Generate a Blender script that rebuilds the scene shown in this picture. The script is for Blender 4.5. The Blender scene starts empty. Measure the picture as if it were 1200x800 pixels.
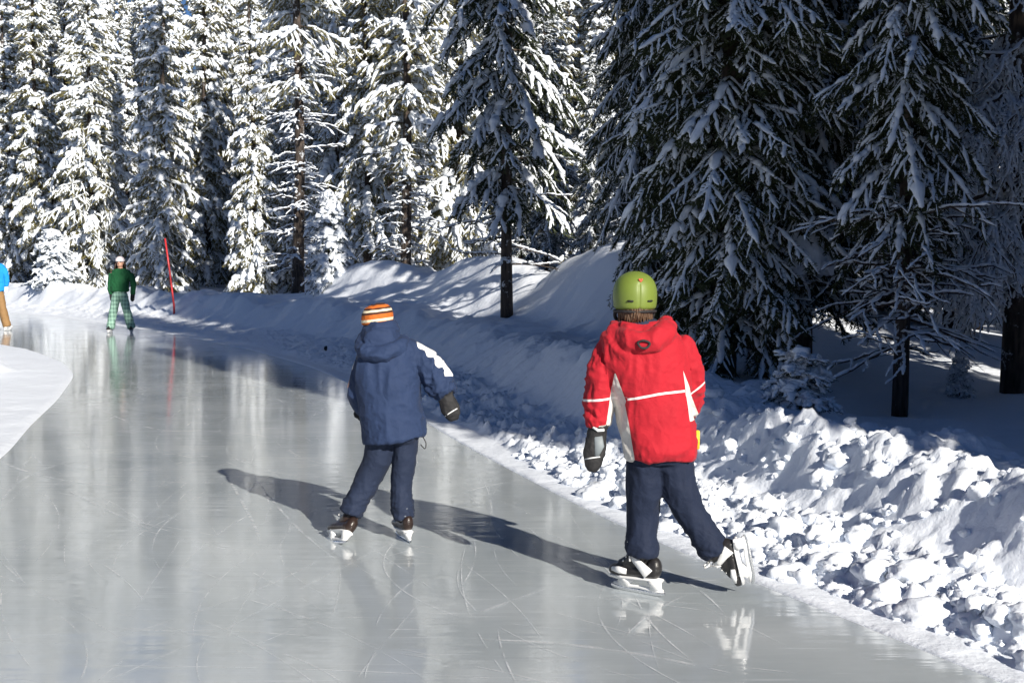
import bpy, bmesh, math, random
import numpy as np
from mathutils import Vector, Matrix

# ---------------------------------------------------------------- camera, sky, sun, exposure
S = bpy.context.scene
C = S.collection
R = math.radians
CAM_H, FPX, PITCH = 1.59, 1500.0, math.atan(91 / 1500.0)
cd = bpy.data.cameras.new('camera'); cam = bpy.data.objects.new('camera', cd); C.objects.link(cam)
cam.location = (0, 0, CAM_H); cam.rotation_euler = (math.pi / 2 - PITCH, 0, 0)
cd.sensor_width = 36; cd.lens = 45; cd.clip_end = 2000; cd.clip_start = 0.05
S.camera = cam
SUN_EL, SUN_AZ = R(25), math.atan2(0.5, -0.87)          # azimuth measured from +Y towards +X
w = bpy.data.worlds.new('World'); S.world = w; w.use_nodes = True
nt = w.node_tree; bg = nt.nodes['Background']
sky = nt.nodes.new('ShaderNodeTexSky'); sky.sky_type = 'NISHITA'; sky.sun_disc = False
sky.sun_elevation = SUN_EL; sky.sun_rotation = SUN_AZ; sky.altitude = 2500; sky.dust_density = 0.0; sky.ozone_density = 7.0; sky.air_density = 0.9
nt.links.new(sky.outputs[0], bg.inputs[0]); bg.inputs[1].default_value = 0.05
sl = bpy.data.lights.new('sun', 'SUN'); so = bpy.data.objects.new('sun', sl); C.objects.link(so)
sl.energy = 5.0; sl.angle = R(0.55); sl.color = (1.0, 0.93, 0.82)
sdir = Vector((math.sin(SUN_AZ) * math.cos(SUN_EL), math.cos(SUN_AZ) * math.cos(SUN_EL), math.sin(SUN_EL)))
so.rotation_euler = sdir.to_track_quat('Z', 'Y').to_euler(); so.location = (8, -12, 14)
S.view_settings.view_transform = 'Standard'; S.view_settings.look = 'None'
S.view_settings.exposure = 0.55; S.view_settings.gamma = 1

rng = np.random.default_rng(7)
random.seed(7)

# ---------------------------------------------------------------- small helpers
def tag(o, label=None, cat=None, group=None, kind=None):
    if label: o['label'] = label
    if cat: o['category'] = cat
    if group: o['group'] = group
    if kind: o['kind'] = kind
    return o

def empty(name, loc, rz=0):
    o = bpy.data.objects.new(name, None); C.objects.link(o)
    o.location = loc; o.rotation_euler = (0, 0, rz); o.empty_display_size = 0.2
    return o

def make_obj(name, me, parent=None, mats=None, smooth=True):
    o = bpy.data.objects.new(name, me); C.objects.link(o)
    if mats is not None:
        me.materials.clear()
        for m in (mats if isinstance(mats, (list, tuple)) else [mats]): me.materials.append(m)
    if smooth:
        me.polygons.foreach_set('use_smooth', [True] * len(me.polygons))
    if parent: o.parent = parent
    return o

def np_mesh(name, V, F):
    """V (n,3), F (m,k) arrays (one face size)."""
    me = bpy.data.meshes.new(name)
    V = np.asarray(V, dtype=np.float32); F = np.asarray(F, dtype=np.int32)
    k = F.shape[1]
    me.vertices.add(len(V)); me.vertices.foreach_set('co', V.ravel())
    me.loops.add(F.size); me.loops.foreach_set('vertex_index', F.ravel())
    me.polygons.add(len(F)); me.polygons.foreach_set('loop_start', np.arange(0, F.size, k, dtype=np.int32))
    me.update(calc_edges=True); me.validate()
    return me

class MB:
    """collects pieces of mixed polygons"""
    def __init__(s): s.v = []; s.f = []
    def add(s, V, F):
        n = len(s.v); s.v += [tuple(p) for p in V]; s.f += [tuple(i + n for i in f) for f in F]
    def tube(s, pts, rad, n=10, cap=True, flat=None):
        """pts: list of 3-vectors, rad: radii (or (a,b)); b along the 'flat' reference direction"""
        pts = [Vector(p) for p in pts]; V = []; F = []
        ref = Vector(flat) if flat else None
        for i, p in enumerate(pts):
            t = (pts[min(i + 1, len(pts) - 1)] - pts[max(i - 1, 0)]).normalized()
            if ref is None:
                ref = Vector((0, 1, 0)) if abs(t.y) < 0.8 else Vector((1, 0, 0))
            v = (ref - t * ref.dot(t)).normalized(); u = t.cross(v).normalized()
            r = rad[i] if isinstance(rad[i], (tuple, list)) else (rad[i], rad[i])
            for k in range(n):
                a = 2 * math.pi * k / n
                V.append(p + u * math.cos(a) * r[0] + v * math.sin(a) * r[1])
        for i in range(len(pts) - 1):
            for k in range(n):
                F.append((i * n + k, i * n + (k + 1) % n, (i + 1) * n + (k + 1) % n, (i + 1) * n + k))
        if cap:
            F.append(tuple(range(n - 1, -1, -1))); F.append(tuple(range((len(pts) - 1) * n, len(pts) * n)))
        s.add(V, F)
    def loft(s, rings, n=28, p=2.3):
        """rings: (cx,cy,z,rx,ry[,tilt x]) horizontal superellipses"""
        V = []; F = []
        for r in rings:
            cx, cy, z, rx, ry = r[:5]; tx = r[5] if len(r) > 5 else 0
            for k in range(n):
                a = 2 * math.pi * k / n; c, q = math.cos(a), math.sin(a)
                x = math.copysign(abs(c) ** (2 / p), c) * rx; y = math.copysign(abs(q) ** (2 / p), q) * ry
                V.append((cx + x, cy + y, z + x * tx))
        m = len(rings)
        for i in range(m - 1):
            for k in range(n):
                F.append((i * n + k, i * n + (k + 1) % n, (i + 1) * n + (k + 1) % n, (i + 1) * n + k))
        F.append(tuple(range(n - 1, -1, -1))); F.append(tuple(range((m - 1) * n, m * n)))
        s.add(V, F)
    def ball(s, c, r, n=14, rot=None):
        V = []; F = []; r = r if isinstance(r, (tuple, list)) else (r, r, r); c = Vector(c)
        m = n // 2
        for i in range(m + 1):
            th = math.pi * i / m
            for k in range(n):
                a = 2 * math.pi * k / n
                q = Vector((r[0] * math.sin(th) * math.cos(a), r[1] * math.sin(th) * math.sin(a), r[2] * math.cos(th)))
                if rot: q = rot @ q
                V.append(c + q)
        for i in range(m):
            for k in range(n):
                F.append((i * n + k, (i + 1) * n + k, (i + 1) * n + (k + 1) % n, i * n + (k + 1) % n))
        s.add(V, F)
    def box(s, c, h, rot=None, bev=0):
        bm = bmesh.new(); bmesh.ops.create_cube(bm, size=2)
        for v in bm.verts: v.co = Vector((v.co.x * h[0], v.co.y * h[1], v.co.z * h[2]))
        if bev: bmesh.ops.bevel(bm, geom=bm.edges[:], offset=bev, segments=2, affect='EDGES')
        bm.verts.index_update()
        V = []
        for v in bm.verts:
            q = v.co.copy()
            if rot: q = rot @ q
            V.append(q + Vector(c))
        F = [[v.index for v in f.verts] for f in bm.faces]; bm.free(); s.add(V, F)
    def mesh(s, name):
        me = bpy.data.meshes.new(name); me.from_pydata([tuple(v) for v in s.v], [], s.f); me.update()
        bm = bmesh.new(); bm.from_mesh(me); bmesh.ops.remove_doubles(bm, verts=bm.verts, dist=1e-6)
        bmesh.ops.recalc_face_normals(bm, faces=bm.faces[:]); bm.to_mesh(me); bm.free()
        return me

def modded(me, *mods):
    """apply modifiers, return a new mesh"""
    o = bpy.data.objects.new('temporary', me); C.objects.link(o)
    for typ, kw in mods:
        m = o.modifiers.new(typ.lower(), typ)
        for k, v in kw.items(): setattr(m, k, v)
    dg = bpy.context.evaluated_depsgraph_get(); dg.update()
    out = bpy.data.meshes.new_from_object(o.evaluated_get(dg))
    bpy.data.objects.remove(o)
    return out

def fuse(mb, name, voxel=0.009, smooth=6):
    return modded(mb.mesh(name), ('REMESH', dict(mode='VOXEL', voxel_size=voxel)),
                  ('SMOOTH', dict(factor=0.5, iterations=smooth)))

def coords(me):
    a = np.empty(len(me.vertices) * 3, dtype=np.float32); me.vertices.foreach_get('co', a); return a.reshape(-1, 3)
def normals(me):
    a = np.empty(len(me.vertices) * 3, dtype=np.float32); me.vertices.foreach_get('normal', a); return a.reshape(-1, 3)
def set_coords(me, V):
    me.vertices.foreach_set('co', np.asarray(V, dtype=np.float32).ravel()); me.update()
def set_attr(me, name, vals):
    a = me.attributes.new(name, 'FLOAT', 'POINT'); a.data.foreach_set('value', np.asarray(vals, dtype=np.float32))

# numpy gradient-free value noise, 2-D and 3-D
def _h(ix, iy, iz, seed):
    n = (ix.astype(np.int64) * 374761393 + iy.astype(np.int64) * 668265263 + iz.astype(np.int64) * 2147483647 + seed * 974634777) & 0xffffffff
    n = ((n ^ (n >> 13)) * 1274126177) & 0xffffffff
    n = ((n ^ (n >> 16)) * 2246822519) & 0xffffffff
    return ((n ^ (n >> 15)) & 0xffffff) / float(0xffffff)
def vnoise(x, y, z=None, seed=0):
    x = np.asarray(x, float); y = np.asarray(y, float); z = np.zeros_like(x) if z is None else np.asarray(z, float)
    ix, iy, iz = np.floor(x), np.floor(y), np.floor(z); fx, fy, fz = x - ix, y - iy, z - iz
    fx, fy, fz = [f * f * f * (f * (f * 6 - 15) + 10) for f in (fx, fy, fz)]
    r = 0
    for dx in (0, 1):
        for dy in (0, 1):
            for dz in (0, 1):
                r = r + _h(ix + dx, iy + dy, iz + dz, seed) * (fx if dx else 1 - fx) * (fy if dy else 1 - fy) * (fz if dz else 1 - fz)
    return r * 2 - 1
def fbm(x, y, z=None, octv=4, seed=0, gain=0.5):
    a, r, t = 1.0, 0, 0
    for o in range(octv):
        k = 2.03 ** o
        r = r + a * vnoise(x * k + o * 17.3, y * k - o * 9.1, None if z is None else z * k, seed + o); t += a; a *= gain
    return r / t
def worley(x, y, seed=0):
    ix, iy = np.floor(x), np.floor(y); best = np.full(x.shape, 9.0); hid = np.zeros(x.shape)
    for dx in (-1, 0, 1):
        for dy in (-1, 0, 1):
            cx, cy = ix + dx, iy + dy
            px = cx + _h(cx, cy, cx * 0, seed); py = cy + _h(cx, cy, cx * 0 + 1, seed)
            d = np.hypot(px - x, py - y); hid = np.where(d < best, _h(cx, cy, cx * 0 + 2, seed), hid); best = np.minimum(best, d)
    return best, hid
def sstep(a, b, x):
    t = np.clip((x - a) / (b - a), 0, 1); return t * t * (3 - 2 * t)

# ---------------------------------------------------------------- materials
def mat(name):
    m = bpy.data.materials.new(name); m.use_nodes = True
    n = m.node_tree; return m, n, n.nodes['Principled BSDF']
def node(n, typ, **kw):
    x = n.nodes.new(typ)
    for k, v in kw.items():
        if k in x.inputs.keys(): x.inputs[k].default_value = v
        else: setattr(x, k, v)
    return x
def simple(name, col, rough=0.7, noise=0.15, scale=20, bump=0.0, bscale=60, metal=0, spec=0.5, sheen=0):
    m, n, b = mat(name)
    tc = node(n, 'ShaderNodeTexCoord'); nz = node(n, 'ShaderNodeTexNoise'); nz.inputs['Scale'].default_value = scale
    nz.inputs['Detail'].default_value = 5
    n.links.new(tc.outputs['Object'], nz.inputs['Vector'])
    mx = node(n, 'ShaderNodeMix', data_type='RGBA')
    c = Vector(col[:3])
    mx.inputs[6].default_value = (*(c * (1 - noise)), 1); mx.inputs[7].default_value = (*(c * (1 + noise)), 1)
    n.links.new(nz.outputs['Fac'], mx.inputs[0]); n.links.new(mx.outputs[2], b.inputs['Base Color'])
    b.inputs['Roughness'].default_value = rough; b.inputs['Metallic'].default_value = metal
    b.inputs['Specular IOR Level'].default_value = spec
    if sheen: b.inputs['Sheen Weight'].default_value = sheen
    if bump:
        n2 = node(n, 'ShaderNodeTexNoise'); n2.inputs['Scale'].default_value = bscale; n2.inputs['Detail'].default_value = 4
        bp = node(n, 'ShaderNodeBump'); bp.inputs['Strength'].default_value = bump; bp.inputs['Distance'].default_value = 0.01
        n.links.new(tc.outputs['Object'], n2.inputs['Vector']); n.links.new(n2.outputs['Fac'], bp.inputs['Height']); n.links.new(bp.outputs[0], b.inputs['Normal'])
    return m

def snow_mat(name='snow', bump=0.4):
    m, n, b = mat(name)
    b.inputs['Base Color'].default_value = (0.81, 0.86, 0.94, 1); b.inputs['Roughness'].default_value = 0.65
    b.inputs['Specular IOR Level'].default_value = 0.25
    tc = node(n, 'ShaderNodeTexCoord')
    a = node(n, 'ShaderNodeTexNoise'); a.inputs['Scale'].default_value = 9; a.inputs['Detail'].default_value = 9; a.inputs['Roughness'].default_value = 0.62
    bp = node(n, 'ShaderNodeBump'); bp.inputs['Strength'].default_value = bump; bp.inputs['Distance'].default_value = 0.05
    n.links.new(tc.outputs['Object'], a.inputs['Vector']); n.links.new(a.outputs['Fac'], bp.inputs['Height']); n.links.new(bp.outputs[0], b.inputs['Normal'])
    return m
M_snow = snow_mat('snow')
M_treesnow = simple('tree_snow', (0.80, 0.85, 0.92), 0.7, 0.03, 8, 0.3, 40, spec=0.2)
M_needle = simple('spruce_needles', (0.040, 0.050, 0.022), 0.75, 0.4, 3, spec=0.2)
M_needle_lit = simple('sunlit_needles', (0.165, 0.150, 0.062), 0.75, 0.4, 3, spec=0.2)  # far spruces and pines: warm sunlight mixed into the needle colour

def bark_mat():
    m, n, b = mat('bark')
    tc = node(n, 'ShaderNodeTexCoord'); mp = node(n, 'ShaderNodeMapping'); mp.inputs['Scale'].default_value = (12, 12, 2.2)
    nz = node(n, 'ShaderNodeTexNoise'); nz.inputs['Scale'].default_value = 2; nz.inputs['Detail'].default_value = 8
    cr = node(n, 'ShaderNodeValToRGB'); cr.color_ramp.elements[0].color = (0.018, 0.014, 0.012, 1); cr.color_ramp.elements[0].position = 0.35
    cr.color_ramp.elements[1].color = (0.10, 0.075, 0.06, 1); cr.color_ramp.elements[1].position = 0.7
    bp = node(n, 'ShaderNodeBump'); bp.inputs['Strength'].default_value = 0.9; bp.inputs['Distance'].default_value = 0.03
    L = n.links.new
    L(tc.outputs['Object'], mp.inputs[0]); L(mp.outputs[0], nz.inputs['Vector']); L(nz.outputs['Fac'], cr.inputs[0]); L(cr.outputs[0], b.inputs['Base Color'])
    L(nz.outputs['Fac'], bp.inputs['Height']); L(bp.outputs[0], b.inputs['Normal']); b.inputs['Roughness'].default_value = 0.9
    n2 = node(n, 'ShaderNodeTexNoise'); n2.inputs['Scale'].default_value = 5; n2.inputs['Detail'].default_value = 9; n2.inputs['Roughness'].default_value = .75
    mr = node(n, 'ShaderNodeMapRange'); mr.inputs[1].default_value = .57; mr.inputs[2].default_value = .62; mr.inputs[4].default_value = .85
    q = node(n, 'ShaderNodeMix', data_type='RGBA'); q.inputs[7].default_value = (.7, .74, .8, 1)
    L(tc.outputs['Object'], n2.inputs['Vector']); L(n2.outputs['Fac'], mr.inputs[0]); L(mr.outputs[0], q.inputs[0]); L(cr.outputs[0], q.inputs[6]); L(q.outputs[2], b.inputs['Base Color'])
    return m
M_bark = bark_mat()

def ice_mat():
    m, n, b = mat('ice')
    L = n.links.new
    tc = node(n, 'ShaderNodeTexCoord')
    # cloudy body colour
    a = node(n, 'ShaderNodeTexNoise'); a.inputs['Scale'].default_value = 0.8; a.inputs['Detail'].default_value = 6
    L(tc.outputs['Object'], a.inputs['Vector'])
    cr = node(n, 'ShaderNodeValToRGB'); cr.color_ramp.elements[0].position = 0.3; cr.color_ramp.elements[1].position = 0.75
    cr.color_ramp.elements[0].color = (0.36, 0.405, 0.435, 1); cr.color_ramp.elements[1].color = (0.53, 0.575, 0.605, 1)
    L(a.outputs['Fac'], cr.inputs[0])
    # fine frost scratches: stretched noise, two directions
    frost = None
    for rot, sc, th in ((0.45, (1.2, 26, 1), 0.66), (-1.1, (1.0, 34, 1), 0.68), (1.9, (0.8, 30, 1), 0.69)):
        mp = node(n, 'ShaderNodeMapping'); mp.inputs['Rotation'].default_value = (0, 0, rot); mp.inputs['Scale'].default_value = sc
        nz = node(n, 'ShaderNodeTexNoise'); nz.inputs['Scale'].default_value = 1.6; nz.inputs['Detail'].default_value = 3
        nz.inputs['Distortion'].default_value = 0.3
        mr = node(n, 'ShaderNodeMapRange'); mr.inputs[1].default_value = th; mr.inputs[2].default_value = th + 0.08
        L(tc.outputs['Object'], mp.inputs[0]); L(mp.outputs[0], nz.inputs['Vector']); L(nz.outputs['Fac'], mr.inputs[0])
        if frost is None: frost = mr.outputs[0]
        else:
            mm = node(n, 'ShaderNodeMath', operation='MAXIMUM'); L(frost, mm.inputs[0]); L(mr.outputs[0], mm.inputs[1]); frost = mm.outputs[0]
    # speckles of snow grains
    vo = node(n, 'ShaderNodeTexVoronoi'); vo.inputs['Scale'].default_value = 9; L(tc.outputs['Object'], vo.inputs['Vector'])
    sp = node(n, 'ShaderNodeMapRange'); sp.inputs[1].default_value = 0.05; sp.inputs[2].default_value = 0.03
    L(vo.outputs['Distance'], sp.inputs[0])
    sel = node(n, 'ShaderNodeMath', operation='GREATER_THAN'); sel.inputs[1].default_value = 0.9; L(vo.outputs['Color'], sel.inputs[0])
    sm = node(n, 'ShaderNodeMath', operation='MULTIPLY'); L(sp.outputs[0], sm.inputs[0]); L(sel.outputs[0], sm.inputs[1])
    fs = node(n, 'ShaderNodeMath', operation='MULTIPLY'); fs.inputs[1].default_value = 0.4; L(frost, fs.inputs[0])
    tot = node(n, 'ShaderNodeMath', operation='MAXIMUM'); L(fs.outputs[0], tot.inputs[0]); L(sm.outputs[0], tot.inputs[1])
    mx = node(n, 'ShaderNodeMix', data_type='RGBA'); mx.inputs[7].default_value = (0.8, 0.83, 0.86, 1)
    L(tot.outputs[0], mx.inputs[0]); L(cr.outputs[0], mx.inputs[6]); L(mx.outputs[2], b.inputs['Base Color'])
    # roughness variation in broad patches
    r = node(n, 'ShaderNodeTexNoise'); r.inputs['Scale'].default_value = 2.3; r.inputs['Detail'].default_value = 6
    L(tc.outputs['Object'], r.inputs['Vector'])
    rr = node(n, 'ShaderNodeMapRange'); rr.inputs[1].default_value = 0.3; rr.inputs[2].default_value = 0.75; rr.inputs[3].default_value = 0.05; rr.inputs[4].default_value = 0.13
    L(r.outputs['Fac'], rr.inputs[0])
    ra = node(n, 'ShaderNodeMath', operation='MULTIPLY_ADD'); ra.inputs[1].default_value = 0.35; L(tot.outputs[0], ra.inputs[0]); L(rr.outputs[0], ra.inputs[2])
    L(ra.outputs[0], b.inputs['Roughness'])
    b.inputs['IOR'].default_value = 1.5; b.inputs['Specular IOR Level'].default_value = 1.0
    # gentle resurfacing ripples across the lane and fine grain
    mp = node(n, 'ShaderNodeMapping'); mp.inputs['Scale'].default_value = (1.2, 9, 1); mp.inputs['Rotation'].default_value = (0, 0, 0.1)
    nz = node(n, 'ShaderNodeTexNoise'); nz.inputs['Scale'].default_value = 1.0; nz.inputs['Detail'].default_value = 3
    L(tc.outputs['Object'], mp.inputs[0]); L(mp.outputs[0], nz.inputs['Vector'])
    b1 = node(n, 'ShaderNodeBump'); b1.inputs['Strength'].default_value = 0.10; b1.inputs['Distance'].default_value = 0.02; L(nz.outputs['Fac'], b1.inputs['Height'])
    b2 = node(n, 'ShaderNodeBump'); b2.inputs['Strength'].default_value = 0.25; b2.inputs['Distance'].default_value = 0.003
    L(tot.outputs[0], b2.inputs['Height']); L(b1.outputs[0], b2.inputs['Normal']); L(b2.outputs[0], b.inputs['Normal'])
    return m
M_ice = ice_mat()

# ---------------------------------------------------------------- track edges and terrain
def curve(pts):
    Y = np.array([p[0] for p in pts], float); X = np.array([p[1] for p in pts], float)
    gy = np.arange(-60, 400, 0.1); gx = np.interp(gy, Y, X)
    k = np.exp(-0.5 * (np.arange(-12, 13) / 5.0) ** 2); k /= k.sum()
    gx = np.convolve(np.pad(gx, 12, 'edge'), k, 'valid')
    sl = np.gradient(gx, gy)
    return (lambda y: np.interp(y, gy, gx)), (lambda y: 1 / np.sqrt(1 + np.interp(y, gy, sl) ** 2))
XR, CR = curve([(-60, 16), (-40, 12), (-20, 9), (-8, 6.3), (0, 3.7), (3, 2.6), (4.86, 1.84), (5.47, 1.6), (6.43, 1.16), (8.06, .54), (9.8, 0), (11.3, -.45), (13.5, -1.05),
                (15.8, -1.75), (19.7, -3.1), (23.6, -4.8), (27, -6.6), (31, -8.9), (39, -14), (47, -21), (52, -30), (56, -45), (59, -70), (61, -110), (62, -300), (400, -300)])
XL, CL = curve([(-60, 9), (-40, 6), (-20, 3), (-8, 0), (-3, -1.5), (0, -2.3), (4.86, -3.3), (10.5, -4.2), (12.5, -4.75), (14.8, -5.3), (18.2, -6.25), (20.5, -7.2),
                (23.6, -8.9), (26.2, -10.9), (29, -13.8), (33, -19), (37, -30), (39, -50), (40, -100), (41, -300), (400, -300)])

MOUNDS = [  # x, y, sx, sy, height above the forest floor
    (2.2, 18.0, 2.3, 3.0, 1.25), (0.6, 15.6, 1.5, 2.2, .55), (-0.9, 22.5, 1.6, 3.2, 1.2), (-3.2, 27.0, 1.8, 3.2, 1.08), (-5.6, 30.0, 2.0, 3.0, .45),
    (0.2, 20.0, 1.3, 2.2, .80), (3.4, 13.0, 1.6, 1.5, .10), (-15, 50, 6, 4, .30)]
def right_h(X, Y, d):
    Hb = np.interp(Y, [0, 9, 12, 16, 24, 31, 45, 60], [.52, .52, .68, .64, .68, .72, .80, .8])
    Hb = Hb * (1 + 0.16 * vnoise(X * 0.9, Y * 0.9, seed=3) + 0.09 * vnoise(X * 2.6, Y * 2.6, seed=5))
    wd = np.interp(Y, [0, 9, 13, 20, 30, 60], [.95, 1.0, 1.4, 2.2, 1.8, 1.6])
    ws = .24 + 0.06 * vnoise(X * 1.5, Y * 1.5, seed=8)
    t = np.clip((d - ws) / wd, 0, 1)
    bank = Hb * (0.50 * t ** .85 + 0.50 * sstep(0.50, 0.86, t)) + .06 * np.exp(-((t - .93) / .12) ** 2)
    fl = np.interp(Y, [0, 9, 14, 20, 60], [.30, .30, .42, .5, .45])
    g = np.zeros_like(X)
    for mx, my, sx, sy, h in MOUNDS:
        q = h * np.exp(-0.5 * (((X - mx) / sx) ** 2 + ((Y - my) / sy) ** 2)); g = np.maximum(g, q) + 0.25 * np.minimum(g, q)
    floor = fl + g + 0.10 * vnoise(X * .35, Y * .35, seed=11) + .05 * vnoise(X * 1.1, Y * 1.1, seed=12)
    back = sstep(wd + .35, wd + 1.5, d - ws)
    body = bank * (1 - back) + floor * back
    body = np.where(t < 1, np.minimum(body, bank), body)
    # lumps: ploughed talus near the ice, flutes on the wall, soft on top
    near = np.interp(Y, [0, 11, 17, 24, 60], [1, 1, .8, .45, .6])
    tal = sstep(0, .08, t) * (1 - .75 * sstep(.40, .65, t)) * (1 - sstep(.7, .95, t)); top = sstep(.6, .9, t) * (1 - sstep(wd + .3, wd + .7, d - ws))
    wx = X + 0.16 * fbm(X * 5, Y * 5, octv=4, seed=21, gain=.65); wy = Y + 0.16 * fbm(X * 5 + 9, Y * 5, octv=4, seed=22, gain=.65)
    w1, i1 = worley(wx * 4.2, wy * 4.2, 31); w2, i2 = worley(wx * 9.5, wy * 9.5, 32); w3, i3 = worley(wx * 19, wy * 19, 33)
    lump = (.11 * np.clip(1 - w1 / .8, 0, 1) ** .75 * (.1 + i1) + .062 * np.clip(1 - w2 / .8, 0, 1) ** .8 * (.2 + i2) + .030 * np.clip(1 - w3 / .7, 0, 1) * i3 + .035 * fbm(X * 9, Y * 9, octv=4, seed=25, gain=.65))
    body = body + near * (tal * (lump - .045) + top * np.interp(Y, [9, 14], [.7, .2]) * (.9 * lump - .03))
    body = body + sstep(0.05, .3, t) * (.018 * fbm(X * 7, Y * 7, octv=4, seed=41)) * (1 + 1.2 * top)
    wall = sstep(.25, .5, t) * (1 - sstep(.85, 1, t))
    body = body + wall * .09 * fbm((X * .4 + Y * .9) * 4.0, d * .8, octv=3, seed=45)
    smooth_far = sstep(1, 2.5, d) * .03 * fbm(X * 1.8, Y * 1.8, octv=4, seed=51)
    strip = 0.012 + .006 * vnoise(X * 5, Y * 5, seed=61)
    return np.where(d < -0.02, -0.03, sstep(-.02, .03, d) * strip) + np.where(d > 0, body, 0) + smooth_far

def left_h(X, Y, d):
    t = np.clip((d - .8 - .25 * vnoise(X * 1.3, Y * 1.3, seed=75)) / 1.1, 0, 1)
    b = .72 * sstep(0, 1, t) * (1 + .2 * vnoise(X, Y, seed=71)) + sstep(.1, 1, t) * .07 * fbm(X * 2, Y * 2, octv=5, seed=72)
    strip = .02 + .03 * sstep(0, .7, d) + .012 * fbm(X * 3, Y * 3, octv=3, seed=73)
    return np.where(d < -.02, -.03, sstep(-.02, .05, d) * strip + b)

def Hgt(x, y):
    X = np.array([float(x)]); Y = np.array([float(y)])
    dr = (X - XR(Y)) * CR(Y); dl = (XL(Y) - X) * CL(Y)
    if dr[0] > 0: return float(right_h(X, Y, dr)[0])
    if dl[0] > 0: return float(left_h(X, Y, dl)[0])
    return 0.0

def steps(a, b, f):
    out = [a]
    while out[-1] < b: out.append(out[-1] + f(out[-1]))
    return np.array(out)
def sheet(name, rows, ds, side):
    Yg, Dg = np.meshgrid(rows, ds, indexing='ij')
    if side > 0:
        Xg = XR(Yg) + Dg / CR(Yg); Z = right_h(Xg, Yg, Dg)
    else:
        Xg = XL(Yg) - Dg / CL(Yg); Z = left_h(Xg, Yg, Dg)
    V = np.stack([Xg, Yg, Z], -1).reshape(-1, 3)
    r, c = Yg.shape; i = np.arange(r * c).reshape(r, c)
    q = [i[:-1, :-1], i[:-1, 1:], i[1:, 1:], i[1:, :-1]]
    if side < 0: q = q[::-1]
    return np_mesh(name, V, np.stack(q, -1).reshape(-1, 4))
rows = np.concatenate([steps(-55, 1.0, lambda y: .5)[:-1], steps(1.0, 61, lambda y: .10 if y < 4 else max(.018, .0030 * y)), steps(62, 380, lambda y: 6)])
ds = steps(-.06, 700, lambda d: .018 if d < 1.7 else .018 + (d - 1.7) * .06)
g = make_obj('snow_ground', sheet('snow_ground', rows, ds, 1), None, M_snow); tag(g, kind='structure')
rowsl = np.concatenate([steps(-55, 5, lambda y: .5)[:-1], steps(5, 41, lambda y: max(.05, .005 * y))])
dsl = steps(-.06, 500, lambda d: .05 + max(0, d - 2.5) * .08)
g = make_obj('snow_field', sheet('snow_field', rowsl, dsl, -1), None, M_snow); tag(g, kind='structure')
# the ice lane
ry = steps(-55, 62, lambda y: .5)
V = []; F = []
for y in ry: V += [(float(XL(y)) - .05, y, 0), (float(XR(y)) + .06, y, 0)]
for i in range(len(ry) - 1): F.append((2 * i, 2 * i + 1, 2 * i + 3, 2 * i + 2))
g = make_obj('ice_lane', np_mesh('ice_lane', V, F), None, M_ice, smooth=False); tag(g, kind='structure')

def ground_at(px, py, z=0.0):
    a = (px - 600) / FPX; b = -(py - 400) / FPX
    dy = math.cos(PITCH) + b * math.sin(PITCH); dz = b * math.cos(PITCH) - math.sin(PITCH)
    t = (z - CAM_H) / dz
    return Vector((a * t, dy * t, z))
def spot(px, Y):
    return px_x(px, Y), Y
def px_x(px, Y): return (px - 600) / FPX * (Y * math.cos(PITCH) + 0.06 * 1.2)

# loose ploughed chunks on the near bank
def chunks():
    bm = bmesh.new(); bmesh.ops.create_icosphere(bm, subdivisions=3, radius=1)
    base = np.array([v.co[:] for v in bm.verts]); f = np.array([[v.index for v in q.verts] for q in bm.faces]); bm.free()
    V = []; F = []; n = 0; r = np.random.default_rng(3)
    for k in range(1700):
        Y = r.uniform(3.2, 10.5)
        d = .2 + abs(r.normal(0, .33)) if k % 9 else r.uniform(.9, 1.3)
        X = float(XR(Y)) + d / float(CR(Y)); rad = min(.07, .009 + r.exponential(.014)) * (1 if Y < 10 else .6)
        if k % 40 == 0: rad = r.uniform(.06, .10)
        p = base * (1 + .75 * fbm(base[:, 0] * 1.5 + k * 3.1, base[:, 1] * 1.5, base[:, 2] * 1.5, 4, k % 50, .7))[:, None]
        p = p * rad * np.array([r.uniform(.8, 1.4), r.uniform(.8, 1.3), r.uniform(.6, 1.0)])
        a = r.uniform(0, 6.28); ca, sa = math.cos(a), math.sin(a)
        p = np.stack([p[:, 0] * ca - p[:, 1] * sa, p[:, 0] * sa + p[:, 1] * ca, p[:, 2]], -1)
        p += np.array([X, Y, Hgt(X, Y) + rad * .05]); V.append(p); F.append(f + n); n += len(p)
    o = make_obj('snow_chunks', np_mesh('snow_chunks', np.concatenate(V), np.concatenate(F)), None, M_snow)
    tag(o, 'loose broken lumps of ploughed snow scattered along the foot of the right bank', 'snow chunks', kind='stuff')
chunks()

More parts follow.
